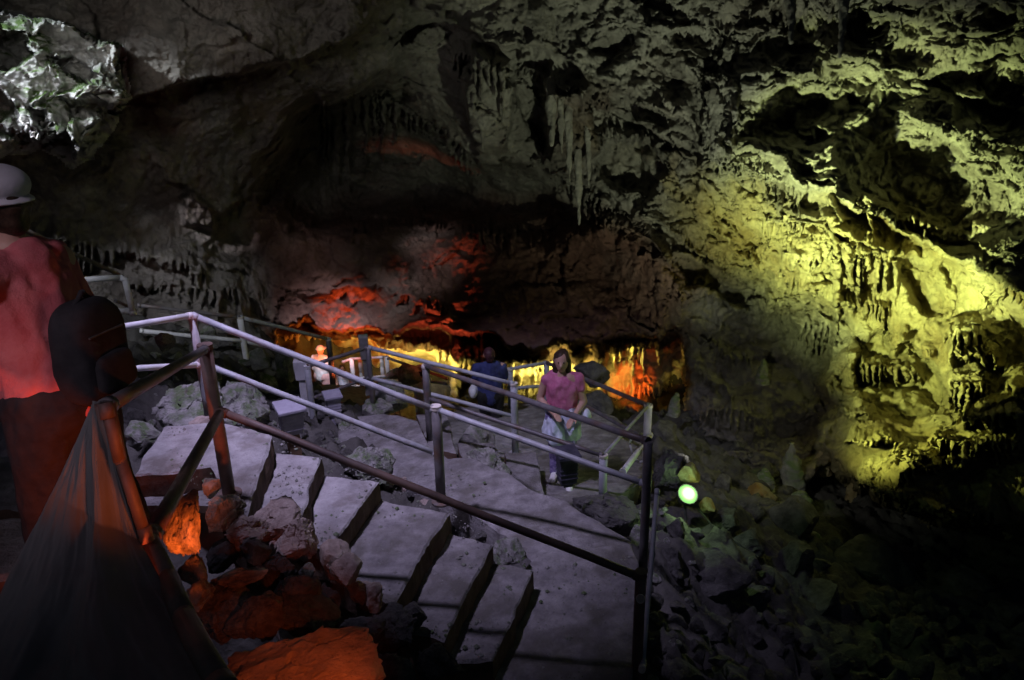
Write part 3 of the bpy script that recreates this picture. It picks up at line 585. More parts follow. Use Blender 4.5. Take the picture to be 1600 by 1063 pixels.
# 6 left rear railing
P1 = T(375, 496, 11.5); P2 = T(513, 530, 13); P0l = T(214, 477, 10.8)
rf = empty('rear_railing', P1-Vector((0, 0, .9)), 'thin pale blue railing crossing the mossy slope behind the landing', 'railing')
post(P1, .92, .045, 'white', rf, 'pale'); post(P2, .95, .05, 'dark', rf, 'pale')
pipe('rail', [P0l, P1], .028, 'dark', rf); pipe('rail', [P1, P2], .032, 'blue', rf)
pipe('rail', [T(218, 517, 10.8), T(380, 533, 11.5), T(455, 550, 12.3)], .032, 'white', rf)
# 7 upper left railing with the bent corner
rg = empty('upper_railing', T(205, 500, 8.5), 'white bent pipe railing end beside the mossy wall at the left', 'railing')
pipe('rail', [T(120, 438, 8.2), T(188, 434, 8.5), T(196, 438, 8.5), T(208, 492, 8.5)], .033, 'white', rg)
pipe('rail', [T(23, 352, 7.5), T(190, 432, 9.3)], .026, 'dark', rg); pipe('post', [T(23, 352, 7.5), T(36, 400, 7.5)], .035, 'white', rg)
pipe('rail', [T(168, 486, 8.5), T(205, 486, 8.5)], .03, 'white', rg); pipe('rail', [T(180, 470, 8.4), T(212, 485, 8.7)], .018, 'dark', rg)
# 8 small railing far below
rh = empty('distant_railing', T(600, 605, 15), 'small pale railing with close posts on the lowest path near the distant visitors', 'railing')
for (a, b, y) in [(549, 560, 15), (562, 561, 15.2), (596, 557, 15), (604, 557, 14.8)]: post(T(a, b, y), .62, .045, 'white' if a != 562 else 'blue', rh)
pipe('rail', [T(535, 566, 15), T(549, 561, 15), T(604, 558, 14.8)], .028, 'blue', rh); pipe('rail', [T(604, 559, 14.8), T(700, 592, 14)], .028, 'dark', rh); pipe('rail', [T(549, 592, 15), T(604, 588, 14.8), T(700, 600, 14)], .028, 'blue', rh)
# ------------------------------------------------------------------ lamp housings
def quadbox(V, Fc, c, w, d, h, rz, topslant=0, taper=1):
    R = Matrix.Rotation(rz, 3, 'Z'); o = len(V); c = Vector(c)
    for z, s in ((0, taper), (h, 1)):
        for x, y in ((-1, -1), (1, -1), (1, 1), (-1, 1)):
            V.append(c+R@Vector((x*w/2*s, y*d/2*s, z+(topslant if (z and y > 0) else 0))))
    Fc += [[o+3, o+2, o+1, o], [o+4, o+5, o+6, o+7]]+[[o+i, o+(i+1) % 4, o+4+(i+1) % 4, o+4+i] for i in range(4)]
def lampbox(top, w, h, rz, m, label, leg=0, mleg='post', hood=True):
    top = Vector(top); t = empty('lamp_housing', top-Vector((0, 0, h+leg)), label, 'lamp housing')
    V, Fc = [], []; quadbox(V, Fc, top-Vector((0, 0, h)), w, w*.9, h, rz, w*.12, .86)
    o = mesh('housing', V, Fc, m, t); bv = o.modifiers.new('b', 'BEVEL'); bv.width = w*.05; bv.segments = 2
    if hood:
        V, Fc = [], []; quadbox(V, Fc, top-Vector((0, 0, h*.10)), w*1.22, w*1.25, h*.13, rz, w*.12, 1); o2 = mesh('hood', V, Fc, m, t); bv = o2.modifiers.new('b', 'BEVEL'); bv.width = w*.04; bv.segments = 2
        V, Fc = [], []
        for i in range(4): quadbox(V, Fc, top-Vector((0, 0, h*(.35+.15*i))), w*.96, w*.88, h*.03, rz)
        mesh('vent_rib', V, Fc, m, o)
    if leg:
        V, Fc = [], []; quadbox(V, Fc, top-Vector((0, 0, h+leg)), w*.5, w*.5, leg+.01, rz); mesh('post', V, Fc, mleg, t)
    return t
lampbox(T(452, 636, 6.6), .21, .26, .5, 'box', 'purple grey lamp box on a brown post beside the upper landing', .35)
lampbox(T(519, 617, 8.4), .17, .24, .4, 'box', 'small pale violet lamp box on a post left of the ramp end', .2, 'box')
lampbox(T(469, 563, 8.7), .16, .24, .1, 'white', 'plain white lamp box fixed behind the square topped blue post', .5, 'white', False)
lampbox(T(886, 708, 7.25), .2, .34, .25, 'boxd', 'black ribbed lamp box standing at the feet of the woman in pink', .04, 'boxd')
lampbox(T(567, 526, 9.3), .12, .3, .2, 'boulder', 'weathered stone coloured lamp box behind the corner of the lower railing', .5, 'boulder', False)
# the lit flood lamp
lp = T(1074, 773, 7.4)
fla = empty('flood_lamp', lp-Vector((0, 0, .2)), 'round flood lamp glowing bright green white on the dark rocks', 'flood lamp')
cdir = (Vector(CAM)-lp).normalized()
def lathe(name, prof, org, ax_, m, parent, seg=28):
    ax_ = ax_.normalized(); x = ax_.orthogonal().normalized(); y = ax_.cross(x); V, Fc = [], []
    for r, h in prof:
        for j in range(seg): t = 2*PI*j/seg; V.append(org+ax_*h+(x*math.cos(t)+y*math.sin(t))*r)
    for i in range(len(prof)-1):
        for j in range(seg): j2 = (j+1) % seg; Fc.append([i*seg+j, i*seg+j2, (i+1)*seg+j2, (i+1)*seg+j])
    return mesh(name, V, Fc, m, parent, smooth=True)
ldir = (cdir*.75+Vector((.6, .2, .5))*.5).normalized()
lathe('lamp_shell', [(.001, -.16), (.06, -.15), (.09, -.06), (.108, 0), (.113, .02), (.106, .02), (.105, .0)], lp, ldir, 'metal', fla)
lo = lathe('lens', [(.105, .0), (.103, .012), (.09, .03), (.06, .042), (.03, .048), (.001, .05)], Vector((0, 0, 0)), ldir, 'lens', fla); lo.location = Vector((0, 0, .2))
V, Fc = [], []; tube(V, Fc, lp-ldir*.1, lp-Vector((0, 0, .32)), .016); mesh('bracket', V, Fc, 'metal', fla)
V, Fc = [], []
for a_, b_ in zip([lp-ldir*.15, lp+Vector((.12, .1, -.2)), lp+Vector((.3, .05, -.42))], [lp+Vector((.12, .1, -.2)), lp+Vector((.3, .05, -.42)), lp+Vector((.8, -.1, -.75))]): tube(V, Fc, a_, b_, .011)
mesh('cable', V, Fc, 'metal', fla)
# cable beside the post
pc = [T(1003, 678, 8.6), T(987, 682, 8.5), T(984, 694, 8.5), T(990, 715, 8.5), T(999, 722, 8.5), T(1010, 720, 8.5), T(1012, 700, 8.5)]
cb = pipe('cable', pc, .012, 'wire', None); tag(cb, 'loop of white cable hanging beside the yellow lit corner post', 'cable')
# ------------------------------------------------------------------ rocks
def rockmesh(i, det=4, sharp=.5):
    bm = bmesh.new(); bmesh.ops.create_icosphere(bm, subdivisions=det, radius=1)
    V = np.array([v.co[:] for v in bm.verts]); rs = np.random.RandomState(50+i)
    for k in range(13):                  # chop with planes for broken faces
        n = rs.normal(size=3); n /= np.linalg.norm(n); h = .42+.4*rs.rand(); s = V@n
        V = np.where((s > h)[:, None], V-(s-h)[:, None]*n*.93, V)
    V += (V/np.linalg.norm(V, axis=1, keepdims=True))*(.07*fbm(V*2.2+i*3, 4, 400+i)+.045*ridged(V*5+i, 3, 410+i))[:, None]
    if det > 4: V += (V/np.linalg.norm(V, axis=1, keepdims=True))*(.09*facet(V*1.9+i, 420+i, 1.0)+.022*facet(V*6+i, 430+i, 1.0)+.014*fbm(V*7, 4, 440, .6))[:, None]
    else: V += (V/np.linalg.norm(V, axis=1, keepdims=True))*(.05*facet(V*3.2+i, 420+i, 1.0)+.02*fbm(V*8, 3, 440, .7))[:, None]
    V *= np.array([1, .8+.3*rs.rand(), .68+.25*rs.rand()])
    for v, c in zip(bm.verts, V): v.co = c
    me = bpy.data.meshes.new('rock'); bm.to_mesh(me); bm.free(); me.shade_smooth()
    try: me.set_sharp_from_angle(angle=math.radians(32))
    except Exception: pass
    return me
RM = [rockmesh(i) for i in range(10)]; RMB = [rockmesh(20+i, 6) for i in range(3)]
mcache = {}
def rock(px, py, wpx, y, m, label, group=None, sc=(1, 1, 1), mi=None, rz=None, big=False, name='boulder', sink=0):
    p = T(px, py, y); s = wpx*y/F/2/1.7*1.9
    lib = RMB if big else RM; i = (random.randrange(len(lib)) if mi is None else mi) % len(lib)
    key = (big, i, m)
    if key not in mcache:
        me = lib[i].copy(); me.materials.clear(); me.materials.append(M[m]); mcache[key] = me
    o = bpy.data.objects.new(name, mcache[key]); COL.objects.link(o)
    o.location = p-Vector((0, 0, sink)); o.scale = (s*sc[0], s*sc[1], s*sc[2]); o.rotation_euler = (random.uniform(-.4, .4), random.uniform(-.4, .4), random.uniform(0, 6.3) if rz is None else rz)
    return tag(o, label, 'boulder', group)
BIG = [
 (290, 632, 110, 6.4, 'boulder', 'large brown and mossy boulder between the rear wall and the landing'),
 (380, 640, 125, 7.2, 'boulder', 'large violet lit mossy boulder behind the brown handrail'),
 (258, 537, 40, 8.6, 'conc2', 'small bright white rock on the slope left of the tall blue post'),
 (218, 683, 75, 5.6, 'boulder', 'craggy grey boulder at the left end of the upper landing'),
 (318, 678, 62, 5.6, 'bred', 'rounded pale lump of rock at the foot of the tall blue post'),
 (760, 728, 82, 7.3, 'boulder', 'flat topped green grey boulder beside the lower steps'),
 (745, 682, 62, 8.8, 'boulder', 'grey boulder between the lower steps and the terrace'),
 (668, 662, 50, 9.0, 'bdark', 'dark boulder behind the capped middle post of the ramp'),
 (612, 625, 70, 9.6, 'boulder', 'mossy boulder under the corner of the lower railing'),
 (585, 640, 55, 9.0, 'boulder', 'rounded mossy boulder at the far end of the ramp'),
 (578, 728, 90, 6.6, 'boulder', 'smooth violet grey boulder between the stairs and the ramp'),
 (797, 866, 66, 5.0, 'boulder', 'greyish boulder between the lowest steps and the ramp'),
 (748, 842, 40, 5.3, 'bdark', 'dark stone left of the greyish boulder between stairs and ramp'),
 (925, 582, 60, 13, 'bdark', 'dark rock behind the far terrace railing'),
 (930, 632, 60, 12.4, 'bdark', 'black boulder at the far right corner of the terrace'),
 (935, 800, 120, 6.9, 'bdark', 'broad black boulder below the terrace beside the black lamp box'),
 (1050, 735, 95, 8.0, 'bdark', 'dark crusted boulder above the glowing flood lamp'),
 (460, 845, 105, 4.1, 'bred', 'reddish boulder under the second and third steps'),
 (390, 835, 95, 3.9, 'bred', 'brownish boulder under the first step'),
 (350, 800, 85, 3.9, 'bor', 'small knobbly rock at the foot of the rusty brown post'),
 (540, 895, 68, 3.9, 'bred', 'reddish pink rock beside the fourth step'),
 (480, 890, 36, 3.8, 'boulder', 'small grey stone left of the reddish pink rock'),
 (478, 918, 40, 3.7, 'boulder', 'small grey stone below another stone left of the stairs'),
 (585, 935, 50, 3.8, 'bred', 'brown red stone below the reddish pink rock'),
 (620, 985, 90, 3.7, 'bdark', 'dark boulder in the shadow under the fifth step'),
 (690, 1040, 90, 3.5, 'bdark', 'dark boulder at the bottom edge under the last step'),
 (1190, 778, 60, 9.8, 'flow', 'pale broken rock lit yellow right of the flood lamp'),
 (1245, 838, 80, 9.0, 'boulder', 'rounded grey rock on the dark slope below the stalagmites'),
 (1500, 1040, 80, 6.8, 'flow', 'squarish pale block near the bottom right corner'),
 (445, 575, 50, 11, 'boulder', 'upright dark rock on the slope behind the white lamp box'),
 (405, 565, 45, 11, 'boulder', 'mossy rock below the thin rear railing post'),
 (640, 590, 45, 14, 'boulder', 'mossy upright rock left of the visitor taking a photograph'),
 (615, 585, 30, 14.4, 'boulder', 'narrow mossy rock behind the distant small railing'),
]
for a in BIG: rock(a[0], a[1], a[2], a[3], a[4], a[5], big=a[2] > 78)
rock(1103, 792, 34, 7.55, 'flow', 'small rock glaring yellow green right beside the flood lamp')
rock(1078, 738, 40, 7.7, 'flow', 'crusted yellow green rock just above the flood lamp')
# foreground rocks lit by the orange lamp
rock(440, 1066, 340, 2.75, 'bor', 'huge buff boulder at the bottom edge glowing orange red', sc=(1, .8, .62), mi=1, rz=.4, big=True)
rock(292, 830, 120, 3.25, 'bor', 'tall craggy orange lit rock under the lower handrail', sc=(.55, .6, 1.7), mi=0, rz=1.1, big=True)
rock(372, 905, 120, 3.35, 'bor', 'flat orange lit rock between the handrail and the stairs', sc=(1, .7, .42), mi=2, rz=.2, big=True)
rock(310, 930, 90, 3.1, 'bor', 'orange lit rock wedged beside the near handrail', sc=(1, .8, .6), mi=2, rz=2.2, big=True)
rock(470, 960, 150, 3.3, 'bdark', 'black boulder in shadow behind the huge orange boulder', sc=(1.1, .8, .5), mi=1, rz=2, big=True)
rock(330, 760, 60, 4.0, 'bor', 'orange lit rock below the upper landing edge', sc=(.7, .6, 1), mi=0)
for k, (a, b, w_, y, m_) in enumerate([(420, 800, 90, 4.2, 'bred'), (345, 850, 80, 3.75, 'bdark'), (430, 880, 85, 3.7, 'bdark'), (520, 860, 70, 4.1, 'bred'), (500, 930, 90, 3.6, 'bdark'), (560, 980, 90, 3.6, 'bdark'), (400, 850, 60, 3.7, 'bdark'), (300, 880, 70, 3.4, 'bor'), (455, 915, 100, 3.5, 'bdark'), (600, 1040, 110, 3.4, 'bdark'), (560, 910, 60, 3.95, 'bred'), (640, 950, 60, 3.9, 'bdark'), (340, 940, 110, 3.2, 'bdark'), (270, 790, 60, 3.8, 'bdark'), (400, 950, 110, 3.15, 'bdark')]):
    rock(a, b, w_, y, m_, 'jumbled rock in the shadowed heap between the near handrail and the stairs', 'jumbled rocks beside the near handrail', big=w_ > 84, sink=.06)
def fill(poly, n, wmin, wmax, m, label, group, sep=.75, seed=1):
    rs = random.Random(seed); pts = []; P_ = np.array(poly); tries = 0
    while len(pts) < n and tries < n*30:
        tries += 1; x = rs.uniform(P_[:, 0].min(), P_[:, 0].max()); y = rs.uniform(P_[:, 1].min(), P_[:, 1].max())
        if polydist(np.array([x]), np.array([y]), poly)[0] < 0: continue
        w = wmin+(wmax-wmin)*rs.random()**1.8
        if any(math.hypot(x-a, (y-b)*1.4) < sep*(w+c)/2 for a, b, c in pts): continue
        h = hit(x, y)
        if h is None: continue
        pts.append((x, y, w)); mm = m if isinstance(m, str) else rs.choice(m)
        o = rock(x, y, w, h.y, mm, label, group)
fill([(200, 500), (300, 490), (380, 560), (470, 620), (540, 660), (520, 700), (430, 690), (350, 650), (200, 700)], 70, 14, 50, ['boulder', 'boulder', 'bdark'], 'grey green stone in the rock pile behind the upper landing', 'stones behind the upper landing', seed=2)
fill([(500, 690), (540, 690), (680, 780), (800, 850), (830, 890), (770, 850), (690, 800), (590, 750), (500, 715)], 45, 12, 34, ['boulder', 'bred', 'bdark'], 'small stone in the gap between staircase and ramp', 'stones between the staircase and the ramp', seed=3)
fill([(560, 600), (700, 600), (780, 690), (800, 760), (700, 700), (650, 640), (560, 640)], 30, 12, 34, ['boulder', 'bdark'], 'grey stone beside the lower steps behind the ramp', 'stones beside the lower steps', seed=4)
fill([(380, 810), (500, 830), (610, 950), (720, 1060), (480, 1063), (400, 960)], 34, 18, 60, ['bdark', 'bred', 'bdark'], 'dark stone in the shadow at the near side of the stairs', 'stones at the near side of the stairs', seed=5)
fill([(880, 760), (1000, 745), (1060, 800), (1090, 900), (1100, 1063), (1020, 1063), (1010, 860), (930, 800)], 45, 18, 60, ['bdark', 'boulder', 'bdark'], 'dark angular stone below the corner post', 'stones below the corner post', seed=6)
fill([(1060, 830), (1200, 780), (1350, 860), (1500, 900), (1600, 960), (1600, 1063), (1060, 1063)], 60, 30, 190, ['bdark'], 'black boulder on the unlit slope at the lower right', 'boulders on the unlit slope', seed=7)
fill([(1020, 640), (1200, 650), (1280, 740), (1200, 800), (1100, 780), (1020, 700)], 30, 18, 60, ['bdark'], 'dark rock on the slope below the right wall', 'rocks below the right wall', seed=8)
# ------------------------------------------------------------------ stalagmites and stalactites
def spike(name, base_, tip, r, m, label, cat, seed, group=None, up_=True, bulge=1.0):
    base_ = Vector(base_); tip = Vector(tip); d = tip-base_; seg, K = 26, 34; V = []; x = d.orthogonal().normalized(); y = d.normalized().cross(x)
    rs = np.random.RandomState(seed)
    for i in range(K+1):
        t = i/K; c = base_+d*t; rr = r*((1-t**(1.5*bulge))**.8*(1+.04*math.sin(t*9+seed)+.02*math.sin(t*31+seed)))+.004
        for j in range(seg):
            a = 2*PI*j/seg; v = c+(x*math.cos(a)+y*math.sin(a))*rr; V.append(v[:])
    V = np.array(V); nn = .3*r*fbm(V*np.array([5, 5, 2.])/max(r, .08)*.12, 4, seed)+.22*r*ridged(V*np.array([9, 9, 1.2]), 3, seed+3)+.15*r*fbm(V*16, 3, seed+5)
    c = np.array(base_)[None]; ax_ = np.array(d.normalized()); rad = (V-c)-((V-c)@ax_)[:, None]*ax_; rad /= np.linalg.norm(rad, axis=1, keepdims=True)+1e-9
    V = V+rad*nn[:, None]
    Fc = [[i*seg+j, i*seg+(j+1) % seg, (i+1)*seg+(j+1) % seg, (i+1)*seg+j] for i in range(K) for j in range(seg)]
    Fc.append(list(range(K*seg, (K+1)*seg)))
    o = mesh(name, V.tolist(), Fc, m, None, smooth=True, loc=base_)
    return tag(o, label, cat, group)
for (bx, by, tx, ty, y, r, lab, m) in [(1237, 760, 1237, 692, 10.6, .2, 'tallest pale pointed stalagmite right of the flood lamp', 'boulder'), (1192, 765, 1196, 733, 10.2, .14, 'small pale stalagmite left of the tallest one', 'boulder'),
   (1255, 812, 1250, 768, 9.8, .19, 'blunt grey stalagmite in front of the tallest one', 'boulder'), (1285, 740, 1290, 690, 11.0, .16, 'smooth rounded stalagmite at the foot of the flowstone wall', 'flow'),
   (1052, 650, 1058, 614, 13, .1, 'thin pale stalagmite behind the corner of the terrace railing', 'boulder'), (1190, 600, 1194, 560, 13.4, .11, 'slim stalagmite leaning against the dark right wall', 'boulder'), (1328, 790, 1334, 755, 10.8, .1, 'narrow ochre stalagmite under the flowstone fringe', 'flow')]:
    spike('stalagmite', T(bx, by, y), T(tx, ty, y+.05), r, m, lab, 'stalagmite', bx % 97)
for (bx, by, tx, ty, y, r, lab) in [(903, 260, 905, 352, 13.2, .13, 'long thin stalactite hanging alone over the red rock'), (888, 190, 890, 285, 13.0, .15, 'stalactite left of the long thin one'), (860, 150, 862, 228, 12.6, .2, 'thick ribbed stalactite in the middle of the vault'), (875, 150, 878, 240, 12.7, .13, 'slender stalactite touching the thick ribbed one'),
   (918, 200, 920, 290, 13.2, .12, 'short stalactite right of the long thin one'), (752, 100, 754, 235, 13.4, .2, 'broad fluted stalactite above the pale hanging rock'), (770, 110, 772, 215, 13.4, .14, 'narrow stalactite beside the broad fluted one'), (785, 105, 786, 190, 13.4, .12, 'shortest stalactite beside the broad fluted one'),
   (1118, 170, 1122, 258, 11.6, .28, 'massive dark stalactite block above the bright diagonal band'), (1236, -30, 1236, 68, 9.6, .17, 'dark stalactite at the top edge right of centre'), (1322, -20, 1312, 90, 9.4, .16, 'dark tapering stalactite at the top edge above the right vault'),
   (1545, 560, 1530, 640, 10.4, .09, 'slim yellow stalactite at the right edge of the flowstone'), (1500, 600, 1497, 655, 10.7, .08, 'slim yellow stalactite over the rounded flowstone')]:
    spike('stalactite', T(bx, by-25, y+.7), T(tx, ty, y+.15), r*.46, 'flow' if bx > 1400 else 'wall', lab, 'stalactite', bx % 97)
# ------------------------------------------------------------------ people
def cap_geo(bm, a, ra_, b, rb_, seg=14):
    a = Vector(a); b = Vector(b); d = (b-a); L_ = d.length
    if L_ < 1e-6: d = Vector((0, 0, 1)); L_ = 1e-6
    q = Vector((0, 0, 1)).rotation_difference(d.normalized()).to_matrix(); rings = []
    prof = [(-math.cos(t)*ra_, math.sin(t)*ra_) for t in np.linspace(0.15, PI/2, 5)]+[(L_+math.sin(t)*rb_, math.cos(t)*rb_) for t in np.linspace(0, PI/2-.15, 5)]
    for h, r in prof: rings.append([bm.verts.new(a+q@Vector((r*math.cos(2*PI*j/seg), r*math.sin(2*PI*j/seg), h))) for j in range(seg)])
    for i in range(len(rings)-1):
        for j in range(seg): bm.faces.new([rings[i][j], rings[i][(j+1) % seg], rings[i+1][(j+1) % seg], rings[i+1][j]])
    bm.faces.new(rings[0][::-1]); bm.faces.new(rings[-1])
def blob(name, caps, m, parent, voxel=.012, smooth=4, ell=(), noise=0):
    bm = bmesh.new()
    for c in caps: cap_geo(bm, *c)
    for c, s, rz in ell:
        r = bmesh.ops.create_icosphere(bm, subdivisions=3, radius=1, matrix=Matrix.Translation(c)@Matrix.Rotation(rz, 4, 'Z')@Matrix.Diagonal((*s, 1)))
    me = bpy.data.meshes.new(name); bm.to_mesh(me); bm.free(); o = bpy.data.objects.new(name, me); COL.objects.link(o)
    md = o.modifiers.new('r', 'REMESH'); md.mode = 'VOXEL'; md.voxel_size = voxel; md.use_smooth_shade = True
    sm = o.modifiers.new('s', 'SMOOTH'); sm.factor = .5; sm.iterations = smooth
    dg = bpy.context.evaluated_depsgraph_get(); dg.update(); me2 = bpy.data.meshes.new_from_object(o.evaluated_get(dg)); o.modifiers.clear(); o.data = me2
    if noise:
        V = np.zeros(len(me2.vertices)*3); me2.vertices.foreach_get('co', V); V = V.reshape(-1, 3); nr = np.zeros(len(V)*3); me2.vertices.foreach_get('normal', nr); nr = nr.reshape(-1, 3)
        V = V+nr*(noise*fbm(V*np.array([9, 9, 5.]), 3, 600))[:, None]; me2.vertices.foreach_set('co', V.ravel())
    me2.materials.clear(); me2.materials.append(M[m]); me2.shade_smooth()
    o.parent = parent; o.location = Vector((0, 0, 0))
    return o
def person(foot, h, face, label, top='navy', legs='black', hair='hair', hairlen=.05, arms=None, shoes='shoe', sleeve=.5, stride=.12, hat=None, extra=None, vox=.012, bend=0, legcut=None, wide=1.0, hands=True, wrist_curl=.3):
    """foot: ground point; face: heading angle of the gaze (radians, 0 = +x)"""
    rootp = Vector(foot); t = empty('person', rootp, label, 'person'); t.rotation_euler = (0, 0, face)
    w = wide*h
    def v(x, y, z): return Vector((x*h, y*h, z*h))          # x forward, y left
    b = bend
    pel = v(0, 0, .52); che = v(.02+b*.2, 0, .74-b*.03); nk = v(.01+b*.33, 0, .845-b*.07); hd = v(.02+b*.40, 0, .925-b*.09)
    caps = [(pel, .075*w, che, .08*w), (che, .07*w, nk-v(0, 0, .02), .045*w), (nk-v(0, 0, .02), .035*h, hd-v(.01, 0, .02), .032*h)]
    ell = [(hd, (.062*h, .048*h, .068*h), 0), (hd+v(.02, 0, -.035), (.036*h, .032*h, .034*h), 0)]
    caps += [(hd+v(.055, 0, .005), .009*h, hd+v(.07, 0, -.014), .011*h), (hd+v(.056, .012, -.036), .005*h, hd+v(.056, -.012, -.036), .005*h)]
    for s in (-1, 1): caps.append((hd+v(.0, .047*s, .01), .012*h, hd+v(-.004, .05*s, -.014), .009*h))
    torso = [(pel+v(0, .025, 0), .083*w, che+v(0, .03, 0), .078*w), (pel-v(0, .025, 0), .083*w, che-v(0, .03, 0), .078*w), (che+v(0, .07, .05), .045*w, che+v(0, -.07, .05), .045*w), (pel, .095*w, che+v(.008, 0, .01), .088*w), (che, .06*w, che+v(-.01, 0, .06), .06*w)]
    tops = list(torso); legsC = [(pel+v(0, .03, 0), .09*w, pel-v(0, .03, 0), .09*w)]; arms = arms or {}
    for s in (-1, 1):
        sh = che+v(0, .105*s*wide, .048); el, wr_ = arms.get(s, ((.0, .135*s, .63), (.05, .14*s, .48))); el = v(*el); wr_ = v(*wr_)
        caps += [(che+v(0, .05*s, .06), .045*w, sh, .036*w), (sh, .034*w, el, .025*w), (el, .025*w, wr_, .017*h)]
        tops += [(che+v(0, .05*s, .06), .052*w, sh, .042*w), (sh, .043*w, sh.lerp(el, max(sleeve, .1)), .034*w)]
        if sleeve > 1: tops.append((el, .032*w, el.lerp(wr_, sleeve-1), .025*w))
        if hands:
            d = (wr_-el).normalized(); side = d.cross(Vector((0, 0, 1))); side = side.normalized() if side.length > .1 else Vector((0, 1, 0)); nrm = side.cross(d).normalized()
            pc_ = wr_+d*.028*h; caps += [(wr_, .016*h, pc_, .018*h), (pc_-side*.012*h, .012*h, pc_+side*.012*h+d*.02*h, .012*h)]
            for k, ln in enumerate((.038, .046, .044, .034)):
                f0 = pc_+d*.02*h+side*(k-1.5)*.0115*h; f1 = f0+d*ln*.55*h-nrm*.006*h; f2 = f1+(d*.8-nrm*wrist_curl*1.6).normalized()*ln*.45*h
                caps += [(f0, .0062*h, f1, .0058*h), (f1, .0058*h, f2, .005*h)]
            th_ = wr_+d*.012*h-side*.018*h; t1 = th_+(d*.6-side*.9).normalized()*.022*h; caps += [(th_, .008*h, t1, .0068*h), (t1, .0068*h, t1+(d-nrm*.3).normalized()*.02*h, .006*h)]
        hp = pel+v(0, .05*s*wide, -.02); fx = stride*s
        kn = v(fx*.55+.02, .055*s, .28); an = v(fx, .055*s, .045); to = an+v(.095, .01*s, -.025); he = an+v(-.025, 0, -.02)
        caps += [(hp, .062*w, kn, .038*w), (kn, .037*w, an, .023*w), (he, .022*h, to, .02*h), (an, .024*h, he, .022*h)]
        cut = 1 if legcut is None else legcut
        legsC += [(hp, .072*w, kn, .047*w), (kn, .047*w, kn.lerp(an, cut), .036*w)]
        if shoes: blob('shoe', [(he, .028*h, to, .025*h), (he+v(.0, 0, .012), .025*h, an+v(.02, 0, -.01), .026*h)], shoes, t, vox*.9)
    blob('body', caps, 'skin', t, vox*.75, 2, ell)
    blob('trousers', legsC, legs, t, vox, 3, noise=.008*h)
    blob('shirt', tops, top, t, vox, 3, [(pel+v(0, 0, .05), (.085*w, .105*w, .09*h), 0)], noise=.014*h)
    for s in (-1, 1): blob('eye', [(hd+v(.055, .018*s, .006), .006*h, hd+v(.056, .018*s, .006), .006*h)], 'eye', t, .004, 1)
    if hair:
        blob('hair', [(hd+v(-.03, .0, .0), .05*h, hd+v(-.03, 0, -hairlen), .04*h)]+([(hd+v(-.01, .035*s, .0), .028*h, hd+v(.005, .04*s, -hairlen*1.2), .022*h) for s in (-1, 1)] if hairlen > .04 else []), hair, t, vox*.8, 2, [(hd+v(-.014, 0, .018), (.06*h, .057*h, .062*h), 0)], noise=.012*h)
    if hat: blob('hat', [], hat, t, vox*.8, 2, [(hd+v(-.014, 0, .042), (.066*h, .06*h, .042*h), 0), (hd+v(-.014, 0, .012), (.07*h, .065*h, .008*h), 0)] if bend else [(hd+v(0, 0, .04), (.064*h, .06*h, .05*h), 0), (hd+v(.02, 0, .028), (.1*h, .085*h, .012*h), 0)])
    if extra: extra(t, v, hd, che, pel)
    return t
def ex_bag(m, side=1, x=0, z=.5, s=.1, name='handbag', strap=True):
    def f(t, v, hd, che, pel):
        bg = blob(name, [], m, None, .014, 2, [(v(x, .17*side, z), (v(0, 0, s).z, v(0, 0, s).z*.55, v(0, 0, s).z*.8), 0)], noise=.015)
        if strap:
            V, Fc = [], []; tube(V, Fc, v(x, .15*side, z+s*.5), v(x+.01, .11*side, .8), .008); mesh('strap', V, Fc, m, bg)
        bg.location = t.location; bg.rotation_euler = t.rotation_euler
        tag(bg, *BL.pop(0))
    return f
BL = [('white handbag hanging from the shoulder of the woman in navy', 'bag'), ('pale blue bag held at the waist by the woman in pink', 'bag')]
# woman in navy, seen from behind
pn = T(769, 690, 11.4); person(pn, 1.62, PI/2+.1, 'person in a loose navy top and black trousers seen from behind on the terrace', 'navy', 'black', 'hairp', .03, shoes='black', sleeve=.75, wide=1.18, stride=.03, extra=ex_bag('wcloth', 1, 0, .56, .085),
       arms={1: ((.02, .15, .65), (.06, .15, .55)), -1: ((.03, -.15, .65), (.1, -.10, .58))})
# woman in pink walking towards us
def wrap(t, v, hd, che, pel):
    H = 1.68
    blob('jacket', [(pel+v(.0, .03*sd, .05), .088*H, pel+v(.015, .055*sd, -.12), .082*H) for sd in (-1, 1)]+[(pel+v(.05, 0, .04), .06*H, pel+v(.07, -.03, -.15), .05*H), (pel+v(.06, .03, .05), .035*H, pel+v(.09, .05, -.03), .03*H)], 'cyan', t, .012, 2, noise=.04)
    ex_bag('cyan', 1, .05, .55, .06, 'bag', False)(t, v, hd, che, pel)
pp = T(878, 752, 8.2); person(pp, 1.68, -PI/2-.15, 'person in a pink top and lilac patterned trousers walking on the terrace', 'pink', 'lilac', 'hair', .14, stride=.07, sleeve=.35, extra=wrap,
       arms={1: ((.03, .15, .64), (.13, .09, .57)), -1: ((.02, -.15, .64), (.14, -.05, .60))})
# distant visitors on the lower path
person(T(509, 634, 15.2), 1.34, PI*.4, 'person in a white shirt and pale pink trousers on the distant path', 'wcloth', 'palepink', None, .02, hat='hat', sleeve=1.0, wide=1.2, stride=.04, vox=.016)
person(T(541, 640, 15.6), 1.05, -PI*.4, 'short person in pale blue top and orange shorts on the distant path', 'cyan', 'orange', 'hair', .03, sleeve=.5, vox=.016, stride=.03, legcut=.1)
person(T(666, 684, 14.6), 1.6, PI*.75, 'person in a pale blue shirt raising a camera beside the gallery', 'cyan', 'cyan', 'hair', .02, hat='hat', sleeve=.5, vox=.016, stride=.03,
       arms={1: ((.13, .12, .83), (.12, .03, .92)), -1: ((.13, -.12, .83), (.12, -.03, .92))})
